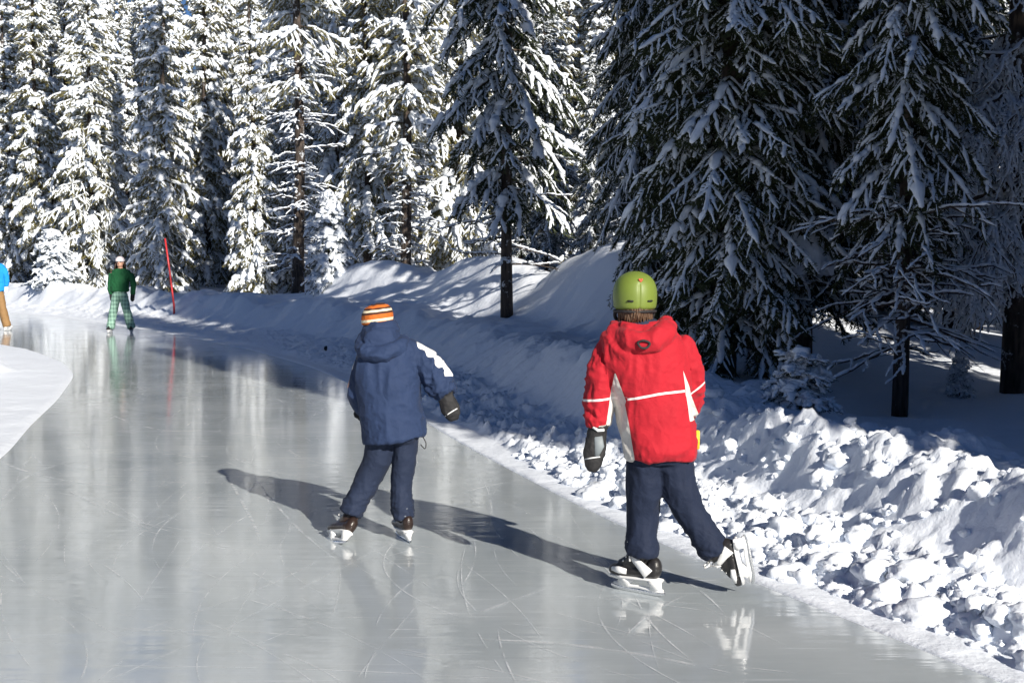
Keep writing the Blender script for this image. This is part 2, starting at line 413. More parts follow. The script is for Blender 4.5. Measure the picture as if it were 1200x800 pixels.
# skate scratches cut in the ice: thin ribbons of shaved ice
def scratch_mat():
    m, n, b = mat('shaved_ice'); L = n.links.new
    b.inputs['Base Color'].default_value = (.82, .85, .88, 1); b.inputs['Roughness'].default_value = .6
    tc = node(n, 'ShaderNodeTexCoord'); nz = node(n, 'ShaderNodeTexNoise'); nz.inputs['Scale'].default_value = 3.5; nz.inputs['Detail'].default_value = 6
    nz.inputs['Roughness'].default_value = .7
    mr = node(n, 'ShaderNodeMapRange'); mr.inputs[1].default_value = .42; mr.inputs[2].default_value = .68; mr.inputs[4].default_value = .75
    L(tc.outputs['Object'], nz.inputs['Vector']); L(nz.outputs['Fac'], mr.inputs[0]); L(mr.outputs[0], b.inputs['Alpha'])
    return m
def scratches():
    r = np.random.default_rng(12); V = []; F = []
    def ribbon(pts, wd):
        n = len(V)
        for i, p in enumerate(pts):
            a = pts[min(i + 1, len(pts) - 1)] - pts[max(i - 1, 0)]; a = a / (np.hypot(*a) + 1e-9); s = np.array([-a[1], a[0]]) * wd * .5 * (1 - abs(2 * i / (len(pts) - 1) - 1) ** 4)
            V.append((p[0] + s[0], p[1] + s[1], .004)); V.append((p[0] - s[0], p[1] - s[1], .004))
        for i in range(len(pts) - 1): F.append((n + 2 * i, n + 2 * i + 1, n + 2 * i + 3, n + 2 * i + 2))
    named = [[(80, 575), (130, 600), (180, 622)], [(0, 540), (60, 560), (150, 570)], [(510, 590), (580, 568), (660, 560)], [(520, 735), (570, 715), (640, 690)],
             [(258, 545), (290, 600), (305, 635)], [(300, 560), (340, 610), (400, 660)], [(0, 590), (40, 555), (100, 540)], [(640, 640), (760, 660), (850, 720)],
             [(820, 640), (930, 690), (1010, 715)], [(560, 750), (700, 760), (860, 790)], [(100, 470), (170, 500), (240, 503)], [(210, 440), (300, 445), (360, 470)]]
    for q in named:
        g = [ground_at(*p) for p in q]; P = [np.array([v.x, v.y]) for v in g]
        pts = [(1 - t) ** 2 * P[0] + 2 * t * (1 - t) * (2 * P[1] - .5 * P[0] - .5 * P[2]) + t * t * P[2] for t in np.linspace(0, 1, 24)]
        ribbon(pts, r.uniform(.014, .032))
    for k in range(480):
        Y = r.uniform(3.5, 34) if k % 3 else r.uniform(3.5, 10); X = r.uniform(float(XL(Y)) + .3, float(XR(Y)) - .3)
        a = math.pi / 2 + r.normal(.35, .55); cv = r.normal(0, .3) / (1 + (Y > 12)); L = r.uniform(.5, 3.2)
        pts = []; x, y = X, Y
        for i in range(20):
            pts.append(np.array([x, y])); x += math.cos(a) * L / 20; y += math.sin(a) * L / 20; a += cv * L / 20
        if any(p[0] > float(XR(p[1])) - .05 or p[0] < float(XL(p[1])) + .1 for p in pts): continue
        ribbon(pts, r.uniform(.003, .009))
    o = make_obj('skate_scratches', np_mesh('skate_scratches', V, F), None, scratch_mat(), smooth=False)
    tag(o, 'thin white curved skate scratches cut all over the grey ice', 'scratches', kind='stuff')
scratches()

# ---------------------------------------------------------------- conifers
def frames(D):
    D = D / np.linalg.norm(D, axis=1, keepdims=True)
    U = np.zeros_like(D); U[:, 2] = 1
    Sd = np.cross(D, U); Sd /= (np.linalg.norm(Sd, axis=1, keepdims=True) + 1e-6)
    return D, Sd, np.cross(Sd, D)
def stamp(T, TF, O, D, L, W, droop, lift=0.0):
    """template verts T (x along the twig 0..1, y side, z up) placed n times"""
    D, Sd, U = frames(D)
    P = O[:, None, :] + T[None, :, 0:1] * (L[:, None, None] * D[:, None, :]) + (T[None, :, 1:2] * W[:, None, None]) * Sd[:, None, :] + (T[None, :, 2:3] * W[:, None, None]) * U[:, None, :]
    P[:, :, 2] += lift - droop[:, None] * (T[None, :, 0] * L[:, None]) ** 2
    n, m = P.shape[:2]
    F = TF[None] + (np.arange(n) * m)[:, None, None]
    return P.reshape(-1, 3), F.reshape(-1, TF.shape[1])
def snow_template(seed, rings=4, n=5):
    r = np.random.default_rng(seed); V = []; F = []
    xs = np.linspace(.02, 1.0, rings)
    prof = [.55, 1.0, .95, .3] if rings == 4 else list(np.interp(np.linspace(0, 1, rings), [0, .25, .75, 1], [.6, 1, .85, .35]) * r.uniform(.6, 1.3, rings))
    for i, x in enumerate(xs):
        for k in range(n):
            a = 2 * math.pi * k / n; q = prof[i] * r.uniform(.75, 1.25)
            V.append((x, math.cos(a) * q, .35 + math.sin(a) * q * (.75 if math.sin(a) > 0 else .35)))
    for i in range(rings - 1):
        for k in range(n): F.append((i * n + k, i * n + (k + 1) % n, (i + 1) * n + (k + 1) % n, (i + 1) * n + k))
    V.append((-.03, 0, .35)); V.append((1.06, 0, .3))
    a, b = len(V) - 2, len(V) - 1
    for k in range(n): F.append((a, (k + 1) % n, k, k)); F.append((b, (rings - 1) * n + k, (rings - 1) * n + (k + 1) % n, b))
    return np.array(V), [tuple(dict.fromkeys(f)) for f in F]
def tri(Fs):
    out = []
    for f in Fs:
        for i in range(1, len(f) - 1): out.append((f[0], f[i], f[i + 1]))
    return np.array(out)
def needle_template(seed, n):
    r = np.random.default_rng(seed); V = []; F = []
    for k in range(n):
        x = (k + .5) / n * .95; a = r.uniform(0, 2 * math.pi); l = r.uniform(.8, 1.35); wd = .10
        b = np.array([x, 0, 0]); 
        tip = np.array([x + .16, math.cos(a) * l, math.sin(a) * l * .75])
        i = len(V); V += [tuple(b + (-.045, 0, .02)), tuple(b + (.045, 0, -.02)), tuple(tip)]; F.append((i, i + 1, i + 2))
    i = len(V); V += [(0, .12, 0), (0, -.12, 0), (1.05, 0, 0)]; F.append((i, i + 1, i + 2))
    i = len(V); V += [(0, 0, .12), (0, 0, -.12), (1.05, 0, 0)]; F.append((i, i + 1, i + 2))
    return np.array(V), np.array(F)

def conifer(seed, H, Rad, base, whorl=.26, per=7, twigs=14, nn=22, snow=1.0, snow_p=.9, droop=.5, gap=.12, trunk_r=None, shape=.8, tw_w=.045, dead=0, tip_w=1.0):
    """returns meshes trunk, foliage, snow_load.  origin at the trunk base"""
    r = np.random.default_rng(seed)
    O, D, L, Wd, DR = [], [], [], [], []      # twigs
    SO, SD, SL, SW, SDR = [], [], [], [], []  # snow
    tr = trunk_r or H * .0115
    mb = MB(); tz = np.linspace(0, H, 14); lean = r.normal(0, .012, 2)
    cx = lambda z: (lean[0] * z + .05 * math.sin(z * .6 + seed), lean[1] * z + .05 * math.cos(z * .5 + seed))
    mb.tube([(*cx(z), z - .4 if i == 0 else z) for i, z in enumerate(tz)], [max(.012, tr * (1.18 if i == 0 else 1) * (1 - .93 * z / H)) for i, z in enumerate(tz)], 10)
    # bare dead branches below the crown
    def twig_line(p, d, length, rad, dr, snowy, n=5):
        pts = []
        for i in range(n + 1):
            t = i / n; pts.append(p + d * (length * t) + np.array([0, 0, -dr * (length * t) ** 2]) + r.normal(0, .015, 3) * t)
        mb.tube(pts, [rad * (1 - .8 * i / n) for i in range(n + 1)], 4, False)
        if snowy:
            for i in range(n):
                if r.random() < .85:
                    v = pts[i + 1] - pts[i]; SO.append(pts[i] + np.array([0, 0, rad * .4])); SD.append(v); SL.append(np.linalg.norm(v) * 1.08); SW.append(rad * .9 + .012 * snow); SDR.append(0)
        return pts
    if dead:
        for k in range(dead):
            z = r.uniform(.6, max(base, 1.2) * 1.15); a = r.uniform(0, 6.283); l = r.uniform(.35, 1.2)
            d = np.array([math.cos(a), math.sin(a), r.uniform(-.25, .25)])
            pts = twig_line(np.array([*cx(z), z]), d, l, .012, .15, True)
            for j in (1, 2, 3, 4):
                if r.random() < .8:
                    a2 = a + r.choice([-1, 1]) * r.uniform(.5, 1.1)
                    twig_line(pts[j], np.array([math.cos(a2), math.sin(a2), r.uniform(-.5, .2)]), l * r.uniform(.2, .5), .007, .3, True, 3)
    z = base
    while z < H * .985:
        f = (H - z) / (H - base); prof = Rad * (min(1, f * 1.0) ** shape) * (1 - .35 * max(0, (f - .85) / .15)) + .12
        m = max(3, int(per * (.55 + .45 * f))); a0 = r.uniform(0, 6.28)
        for k in range(m):
            if r.random() < gap: continue
            a = a0 + 6.283 * k / m + r.normal(0, .2); l = prof * r.uniform(.62, 1.12); zz = z + r.uniform(-.1, .1)
            up = .55 * (1 - f) - .12 * f + r.normal(0, .08)
            dirh = np.array([math.cos(a), math.sin(a), 0.]); side = np.array([-math.sin(a), math.cos(a), 0.])
            dr = droop * (.5 + r.random()) * (.45 + .55 * f) / max(l, .6)
            p0 = np.array([*cx(zz), zz]); bend = r.normal(0, .25); heavy = r.uniform(.6, 1.5) if tip_w > 1 else r.uniform(.6, 1.2)
            sp = lambda t: p0 + dirh * (l * t) + side * (bend * l * t * t) + np.array([0, 0, up * l * t - dr * (l * t) ** 2 * (1 - .3 * t)])
            n = 5; pts = [sp(i / n) for i in range(n + 1)]
            mb.tube(pts, [max(.006, .014 * l) * (1 - .85 * i / n) for i in range(n + 1)], 4, False)
            for i in range(n):   # foliage and snow on the spine
                v = pts[i + 1] - pts[i]; ln = np.linalg.norm(v)
                if i > 0: O.append(pts[i]); D.append(v); L.append(ln * 1.15); Wd.append(tw_w * 1.2); DR.append(0)
                if i > 0 and r.random() < snow_p: SO.append(pts[i] + np.array([0, 0, .008])); SD.append(v); SL.append(ln * 1.12); SW.append(.040 * snow * heavy * r.uniform(.7, 1.8)); SDR.append(0)
            nt_ = max(4, int(twigs * (.4 + .6 * l / Rad)))
            for j in range(nt_):
                t = .16 + .84 * (j + r.random() * .6) / nt_; s = 1 if j % 2 else -1
                p = sp(t); tg = sp(min(t + .05, 1.02)) - sp(t - .03); tg /= np.linalg.norm(tg)
                ang = r.uniform(.6, 1.05) * s * (1.05 - .45 * t)
                dd = tg * math.cos(ang) + side * math.sin(ang); dd = dd + np.array([0, 0, -r.uniform(.05, .75)]) + r.normal(0, .16, 3)
                lt = (.14 + .36 * l * (1 - .72 * t)) * r.uniform(.65, 1.2) * tip_w; lt = min(lt, .62 if tip_w > 1 else .32)
                dq = r.uniform(.2, 1.1)
                O.append(p); D.append(dd); L.append(lt); Wd.append(tw_w * r.uniform(.8, 1.2)); DR.append(dq)
                if r.random() < snow_p: SO.append(p + np.array([0, 0, .004])); SD.append(dd); SL.append(lt * r.uniform(.7, .98)); SW.append(.024 * snow * heavy * r.uniform(.55, 1.5)); SDR.append(dq)
                if lt > .24:     # second-order twiglets
                    for q in (.35, .65):
                        s2 = r.choice([-1, 1]); d2 = dd / np.linalg.norm(dd); o2 = p + d2 * lt * q + np.array([0, 0, -dq * (lt * q) ** 2])
                        perp = np.cross(d2, [0, 0, 1.]); perp /= np.linalg.norm(perp) + 1e-6
                        d3 = d2 * .6 + perp * s2 * .75 + np.array([0, 0, -.35]); l2 = lt * r.uniform(.35, .55)
                        O.append(o2); D.append(d3); L.append(l2); Wd.append(tw_w * .8); DR.append(.8)
                        if r.random() < snow_p * .9: SO.append(o2); SD.append(d3); SL.append(l2 * .9); SW.append(.018 * snow * r.uniform(.7, 1.3)); SDR.append(.8)
        z += whorl * r.uniform(.7, 1.3) * (.55 + .45 * f)
    A = lambda x: np.array(x, float)
    tn = [needle_template(seed * 7 + q, nn) for q in range(3)]; ts = [(lambda a: (a[0], tri(a[1])))(snow_template(seed * 5 + q, 4 if tip_w > 1 else 7)) for q in range(3)]
    out = []
    for (o, d, l, wv, q, tem, lift) in ((O, D, L, Wd, DR, tn, 0), (SO, SD, SL, SW, SDR, ts, .004)):
        o, d, l, wv, q = A(o), A(d), A(l), A(wv), A(q); Vs, Fs, off = [], [], 0
        pick = r.integers(0, 3, len(o))
        for c in range(3):
            k = pick == c
            v, f = stamp(tem[c][0], tem[c][1], o[k], d[k], l[k], wv[k], q[k], lift); Vs.append(v); Fs.append(f + off); off += len(v)
        V = np.concatenate(Vs)
        out.append((V, np.concatenate(Fs)))
    fo = np_mesh('foliage', *out[0])
    # break up snow so that it reads as lumps
    V, F = out[1]; fq = 14 if tip_w > 1 else 34; V = V + (.010 if tip_w > 1 else .009) * snow * np.stack([vnoise(V[:, 0] * fq, V[:, 1] * fq, V[:, 2] * fq, s) for s in (1, 2, 3)], -1)
    sn = np_mesh('snow_load', V, F)
    return dict(trunk=mb.mesh('trunk'), foliage=fo, snow_load=sn, count=(len(out[0][1]), len(out[1][1])))

def set_mats(p, needle=M_needle):
    for k, m in (('trunk', M_bark), ('foliage', needle), ('snow_load', M_treesnow)):
        me = p[k]; me.materials.clear(); me.materials.append(m)
        if k != 'foliage': me.polygons.foreach_set('use_smooth', [True] * len(me.polygons))
    print('tree', p['count'])
    return p
def plant(proto, name, x, y, scale, rz, label, cat, group=None, z=None, lean=(0, 0)):
    root = empty(name, (x, y, (Hgt(x, y) if z is None else z) - .05), rz)
    root.scale = scale if isinstance(scale, tuple) else (scale,) * 3; root.rotation_euler.x, root.rotation_euler.y = lean
    tag(root, label, cat, group)
    for k in ('trunk', 'foliage', 'snow_load'):
        o = bpy.data.objects.new(k, proto[k]); C.objects.link(o); o.parent = root
    return root

P_near = [set_mats(conifer(101, 12, 1.0, .5, .15, 8, 21, 26, .80, .88, 1.0, .08, .11, tw_w=.045, tip_w=.80)),
          set_mats(conifer(102, 13, .92, .9, .16, 8, 19, 24, .78, .87, 1.0, .10, .09, dead=30, tw_w=.045, tip_w=.80)),
          set_mats(conifer(103, 13, .80, 1.7, .18, 7, 18, 24, .74, .85, 1.0, .14, .075, dead=55, tw_w=.045, tip_w=.80))]
P_far = [set_mats(conifer(s, hh, rr, bs, .33, 7, 13, 14, sn, sp, dr, gp, .13, shape=sh, tw_w=.080, tip_w=1.05), M_needle_lit)
         for s, hh, rr, bs, sn, sp, dr, gp, sh in ((201, 15, 1.6, .5, 2.1, .90, .85, .08, .8), (202, 16, 1.2, .8, 1.9, .84, .95, .14, .95), (203, 14, 1.8, .6, 2.0, .88, .7, .16, .7),
                                       (204, 15, 1.05, 1.8, 1.8, .80, .9, .22, .65), (205, 17, 1.3, 2.6, 1.7, .74, .6, .30, .55), (206, 13, 1.45, .4, 2.4, .93, 1.0, .10, 1.1))]
P_pine = [set_mats(conifer(s, 16, rr, bs, .38, 6, 9, 12, 1.9, .9, .35, .25, .15, shape=.45, tw_w=.08, dead=dd, tip_w=1.2), M_needle_lit) for s, rr, bs, dd in ((301, 1.2, 5.0, 120), (302, 1.35, 3.6, 80))]
P_mid = set_mats(conifer(401, 10, 1.0, 1.7, .25, 7, 13, 18, 1.2, .92, .9, .12, .085, shape=.55, tw_w=.06, dead=14))
P_sap = set_mats(conifer(502, 1.0, .36, .06, .13, 6, 8, 12, 1.9, .95, 1.5, 0.05, .02, tw_w=.035, tip_w=.9))
P_young = set_mats(conifer(501, 1.7, .55, .12, .13, 7, 7, 10, 2.4, 1.0, .6, .05, .03, tw_w=.04))

tagf = 'forest trees behind the snowbanks'
def T(proto, px, Y, sc, rz, name, label, cat='spruce', group=None, **k):
    return plant(proto, name, px_x(px, Y), Y, sc, rz, label, cat, group, **k)
# --- right side, shaded, near
T(P_near[0], 846, 11.4, 1.0, .4, 'spruce_tree', 'big shaded spruce with sweeping snowy boughs right behind the skater in red')
T(P_near[1], 945, 12.2, (.9, .9, 1), 2.0, 'spruce_tree', 'shaded spruce behind the small snow covered sapling on the right bank')
T(P_near[2], 1048, 10.3, (.82, .82, 1), 1.1, 'spruce_tree', 'shaded spruce with bare lower trunk standing right of the snow covered sapling')
T(P_near[0], 765, 15.5, (.75, .75, .95), 3.2, 'spruce_tree', 'shaded spruce at the back left of the big one behind the skater in red')
T(P_near[1], 1110, 15.5, (.8, .8, .62), 4.5, 'spruce_tree', 'dark spruce between the bare trunk on the right and the tree with long bare branches')
T(P_near[2], 885, 14.0, (1.1, 1.1, .8), 5.1, 'spruce_tree', 'slim shaded spruce seen between the two nearest big spruces')
T(P_near[0], 1020, 16.2, (1.1, 1.1, .72), 4.1, 'spruce_tree', 'bushy dark spruce filling the gap left of the bare lower trunk')
T(P_mid, 598, 19.8, (1.1, 1.1, 1.25), .8, 'spruce_tree', 'dark spruce standing alone on the snow mound between the two skaters')
# --- left, sunlit tall ones
for px, Y, k, sc, rz, lb in ((190, 44, 0, .95, .3, 'tall sunlit snow covered spruce right behind the red pole'),
                             (110, 46, 2, .95, 1.2, 'broad sunlit snowy spruce behind the skater in green'),
                             (298, 40, 1, .80, 2.2, 'pale snow covered spruce with pointed top right of the red pole'),
                             (50, 50, 3, 1.05, 3.2, 'slim spruce half in shade above the far left end of the lane'),
                             (245, 48, 1, 1.05, 5.0, 'snowy spruce between the red pole and the pointed pale one'),
                             (432, 35, 3, .95, 4.1, 'snow clumped spruce behind the skater in the striped hat')):
    T(P_far[k], px, Y, sc, rz, 'spruce_tree', lb)
T(P_pine[0], 350, 31.5, 1.0, .2, 'pine_tree', 'pine with straight dark bare trunk left of the small white fir', 'pine')
T(P_pine[1], 478, 33.5, 1.0, 1.9, 'pine_tree', 'pine with leaning dark trunk above the sunlit snow mound', 'pine', lean=(0, .06))
T(P_young, 389, 29.0, (.95, .95, 1.12), .5, 'young_fir', 'small white sunlit fir beside the dark pine trunk', 'fir')
T(P_sap, 940, 9.3, (.66, .66, .46), 1.9, 'young_fir', 'small snow covered sapling poking out of the right snowbank', 'fir')
T(P_young, 1125, 11.3, (.22, .22, .24), .9, 'young_fir', 'tiny snowy sapling among the trunks at far right', 'fir')
T(P_young, 62, 44, (1.4, 1.4, 1.1), 2.9, 'young_fir', 'low shaded snowy fir at the far left behind the bank', 'fir')
# --- background forest
rs = np.random.default_rng(77); placed = []; FIELD = []
def field(n, x0, x1, y0, y1, mind, protos, label, name='spruce_tree', cat='spruce', ok=lambda x, y: True, smin=.75, smax=1.1, tries=4000):
    c = 0
    for _ in range(tries):
        if c >= n: break
        Y = rs.uniform(y0, y1); px = rs.uniform(x0, x1); X = px_x(px, Y)
        if (X - float(XR(Y))) * float(CR(Y)) < 3.0 or not ok(X, Y): continue
        if any((X - a) ** 2 + (Y - b) ** 2 < mind ** 2 for a, b in placed): continue
        placed.append((X, Y)); p = protos[rs.integers(len(protos))]; s = rs.uniform(smin, smax)
        nm, ct, ad = ('pine_tree', 'pine', 'thin') if p in P_pine else ('spruce_tree', 'spruce', 'broad' if p in (P_far[0], P_far[2], P_far[5], P_near[0]) else 'slender')
        FIELD.append((X / Y * FPX + 600, label, ct, ad, plant(p, nm, X, Y, (s, s, s * rs.uniform(.9, 1.15)), rs.uniform(0, 6.28), 'x', ct, tagf))); c += 1
    return c
n = 0
n += field(26, -80, 420, 52, 62, 2.2, P_far + P_pine, 'sunlit {} in back rows')
n += field(26, -120, 520, 63, 85, 2.6, P_far + P_pine, 'sunlit {} in the last row', smin=1.2, smax=1.45)
n += field(30, 330, 780, 36, 52, 1.8, P_far + P_pine, 'snowy {} behind the mounds')
n += field(22, 380, 900, 53, 75, 2.5, P_far + P_pine, 'snowy {} far off', smin=1.2, smax=1.4)
n += field(6, 560, 780, 22, 30, 1.5, [P_mid, P_near[2]], 'low shaded {} close behind mounds', smin=.5, smax=.62)
n += field(25, 730, 1290, 15.5, 27, 1.3, P_near + [P_mid], 'dark {} past the right bank', ok=lambda x, y: not (9.2 < .867 * x + .499 * y < 11.3), smin=.52, smax=.66)
n += field(34, 760, 1320, 31, 58, 2.0, P_far[1:] + P_pine, '{} deep in the right forest', ok=lambda x, y: .867 * x + .499 * y > 24)
LM = [(0, 'at the far left edge'), (100, 'left of the skater in green'), (180, 'above the skater in green'), (270, 'above the red pole'), (370, 'left of the striped hat'), (470, 'above the striped hat'),
      (560, 'right of the striped hat'), (650, 'behind the lone mound spruce'), (720, 'left of the green helmet'), (800, 'above the green helmet'), (900, 'right of the green helmet'), (1000, 'above the snowy sapling'), (1100, 'right of the snowy sapling'), (9999, 'at the far right edge')]
byl = {}
for px, lab, ct, ad, o in FIELD:
    w_ = next(t for x, t in LM if px < x); byl.setdefault(lab.format(ad + ' ' + ct) + ' ' + w_, []).append((px, o))
ORD = ['leftmost', 'second from left', 'third from left', 'fourth from left', 'fifth from left', 'sixth from left', 'seventh from left', 'eighth from left', 'ninth from left']
for lab, l in byl.items():
    l.sort(key=lambda q: q[0])
    for i, (px, o) in enumerate(l): o['label'] = lab if len(l) == 1 else lab + ', ' + ORD[i]
# forest out of frame to the right: it shades the bank and the right-hand trees
def shade(n, seed, u0, u1, t0, t1, protos, label, mind=1.5, gapf=lambda u: 9.3 < u < 10.9):
    r = np.random.default_rng(seed); c = 0
    for _ in range(3000):
        if c >= n: break
        u = r.uniform(u0, u1); t = r.uniform(t0, t1)     # u across the sun's direction, t towards the sun
        X = .867 * u + .499 * t; Y = .499 * u - .867 * t
        if (X - float(XR(Y))) * float(CR(Y)) < 1.8: continue
        if Y > 3 and abs(px_x(600, Y) - X) < (.42 * Y + 1.6): continue
        if gapf(u) or any((X - a) ** 2 + (Y - b) ** 2 < mind ** 2 for a, b in placed): continue
        placed.append((X, Y)); s = r.uniform(.75, 1.0)
        plant(protos[r.integers(len(protos))], 'spruce_tree', X, Y, s, r.uniform(0, 6.28), label, 'spruce', 'forest trees beside the lane'); c += 1
    print('shade', c)
shade(60, 5, 6.2, 9.4, -3, 26, P_near[:2], 'spruce in the forest to the right of the lane outside the view', 1.0)
shade(56, 6, 9, 28, -6, 20, P_near[:2], 'spruce in the forest to the right of the lane outside the view', 1.5)
r = np.random.default_rng(55); c = 0        # forest on the inner side of the lane and behind the photographer
for _ in range(4000):
    if c >= 60: break
    X = r.uniform(-30, 14); Y = r.uniform(-40, 24)
    if (float(XL(Y)) - X) * float(CL(Y)) < 3.0 or (Y > 0 and abs(X) < .42 * Y + 2.2): continue
    if any((X - a) ** 2 + (Y - b) ** 2 < 4 for a, b in placed): continue
    placed.append((X, Y)); c += 1
    plant(P_near[r.integers(2)], 'spruce_tree', X, Y, r.uniform(.75, 1.0), r.uniform(0, 6.28), 'spruce in the forest on the inner side of the lane outside the view', 'spruce', 'forest trees beside the lane')
print('forest', n)

# a trunk with long bare snow-coated branches at the far right
def bare_tree():
    r = np.random.default_rng(9); mb = MB(); O, D, L, W = [], [], [], []
    mb.tube([(0, 0, -.4), (0.01, 0, 1), (-.02, .02, 3), (.03, 0, 6), (0, 0, 10)], [.15, .125, .115, .10, .05], 14)
    bm_ = MB()
    def limb(pts, r0, r1, depth):
        k = len(pts) - 1
        bm_.tube(pts, [r0 + (r1 - r0) * i / k for i in range(k + 1)], 6, False)
        for i in range(k):
            v = pts[i + 1] - pts[i]; ln = np.linalg.norm(v); q = r0 + (r1 - r0) * i / k
            O.append(pts[i] + np.array([0, 0, q * .35])); D.append(v); L.append(ln * 1.1); W.append(q * .95 + .010 * r.uniform(.7, 1.5))
            if depth > 0:
                for _ in range(3 if depth > 1 else 2):
                    t = r.random(); o = pts[i] + v * t; d = v / ln; pr = np.cross(d, [0, 0, 1.]); pr /= np.linalg.norm(pr) + 1e-6
                    dd = d * r.uniform(.2, .8) + pr * r.choice([-1, 1]) * r.uniform(.2, .9) + np.array([0, 0, -r.uniform(.3, 1.4)])
                    dd /= np.linalg.norm(dd); l2 = r.uniform(.18, .5) * (1 if depth > 1 else .45); m = 5
                    p2 = [o + dd * l2 * j / m + np.array([0, 0, -.35 * (l2 * j / m) ** 2]) + r.normal(0, .010, 3) * j / m for j in range(m + 1)]
                    limb(p2, q * .45 + .003, .003, depth - 1)
    A = np.array
    def arc(z, az, l, up, dr, n=9):
        d = A([math.cos(az), math.sin(az), 0]); 
        return [A([0, 0, z]) + d * l * i / n + A([0, 0, up * l * i / n - dr * (l * i / n) ** 2]) + r.normal(0, .022, 3) * (i > 0) for i in range(n + 1)]
    for z, az, l, up, dr in ((2.3, 3.75, 1.6, -.08, .14), (3.1, 3.65, 1.7, -.02, .06), (1.6, 3.9, 1.1, -.3, .2), (2.0, 3.5, 1.1, -.3, .2), (2.75, 3.9, 1.2, -.1, .2), (1.5, 3.6, .8, -.2, .4), (4.2, 4.1, 1.2, -.2, .2)):
        limb(arc(z, az, l, up, dr), .030, .010, 2)
    for k in range(34):
        limb(arc(r.uniform(.8, 7), r.uniform(0, 6.28), r.uniform(.4, 1.3), r.uniform(-.4, .1), r.uniform(.1, .4), 6), .015, .004, 1 if k % 2 else 2)
    V, F = snow_template(5); F = tri(F)
    v, f = stamp(V, F, A(O), A(D), A(L), A(W), np.zeros(len(O)))
    v = v + .006 * np.stack([vnoise(v[:, 0] * 30, v[:, 1] * 30, v[:, 2] * 30, q) for q in (1, 2, 3)], -1)
    return mb.mesh('trunk'), bm_.mesh('branches'), np_mesh('snow_load', v, f)
tk, br, sn = bare_tree()
x = px_x(1190, 11.6)
root = empty('spruce_tree', (x, 11.6, Hgt(x, 11.6) - .05)); tag(root, 'old trunk with long bare snow coated branches at the far right edge', 'spruce')
make_obj('trunk', tk, root, M_bark); make_obj('branches', br, root, M_bark); make_obj('snow_load', sn, root, M_treesnow)

# heavy pillows of snow resting on the boughs
def pillow(px, py, Y, r, seed, label):
    bm = bmesh.new(); bmesh.ops.create_icosphere(bm, subdivisions=5, radius=1)
    V = np.array([v.co[:] for v in bm.verts]); F = np.array([[v.index for v in f.verts] for f in bm.faces]); bm.free()
    n_ = fbm(V[:, 0] * 1.6, V[:, 1] * 1.6, V[:, 2] * 1.6, 4, seed)
    V = V * (1 + .45 * n_)[:, None]; V[:, 2] = np.where(V[:, 2] < 0, V[:, 2] * .6 - .35 * np.abs(vnoise(V[:, 0] * 4, V[:, 1] * 4, seed=seed)), V[:, 2]) - .35 * (V[:, 0] ** 2 + V[:, 1] ** 2)
    V = V * np.array(r)
    o = make_obj('snow_clump', np_mesh('snow_clump', V, F), None, M_snow)
    o.location = (px_x(px, Y), Y, CAM_H - (py - 309) * Y / FPX); tag(o, label, 'snow clump')
pillow(925, 62, 11.6, (.24, .22, .26), 4, 'pointed cap of snow on high boughs catching a little sun above the green helmet')
pillow(937, 288, 11.55, (.30, .28, .27), 6, 'wide rounded pillow of snow on the low boughs of the big shaded spruce')
pillow(885, 470, 10.4, (.34, .3, .16), 8, 'low rounded heap of snow behind the bank at the foot of the big spruce')

# red marker pole, small dark peg
mb = MB(); b0 = Vector((px_x(204, 33.2), 33.2, 0)); zb = CAM_H - (358 - 309) * 33.2 / FPX
mb.tube([(0, 0, -.5), (0, 0, 0), (-.10, 0, .9), (-.205, 0, 1.74)], [.027, .027, .025, .023], 10)
o = make_obj('marker_pole', mb.mesh('marker_pole'), None, simple('red_pole', (.48, .03, .035), .45, .1, 12)); o.location = (b0.x, b0.y, zb)
tag(o, 'slim red marker pole leaning in the snow at the back of the lane', 'pole')
mb = MB(); mb.box((0, 0, .045), (.026, .02, .06), bev=.008); mb.box((.008, 0, .10), (.014, .016, .016), bev=.005)
g = ground_at(381, 419); o = make_obj('marker_peg', mb.mesh('marker_peg'), None, simple('black_plastic', (.012, .012, .015), .5)); o.location = (g.x, g.y, Hgt(g.x, g.y)); o.rotation_euler = (0, .12, .3)
tag(o, 'small black peg sticking up at the far ice edge left of the skater in blue', 'peg')

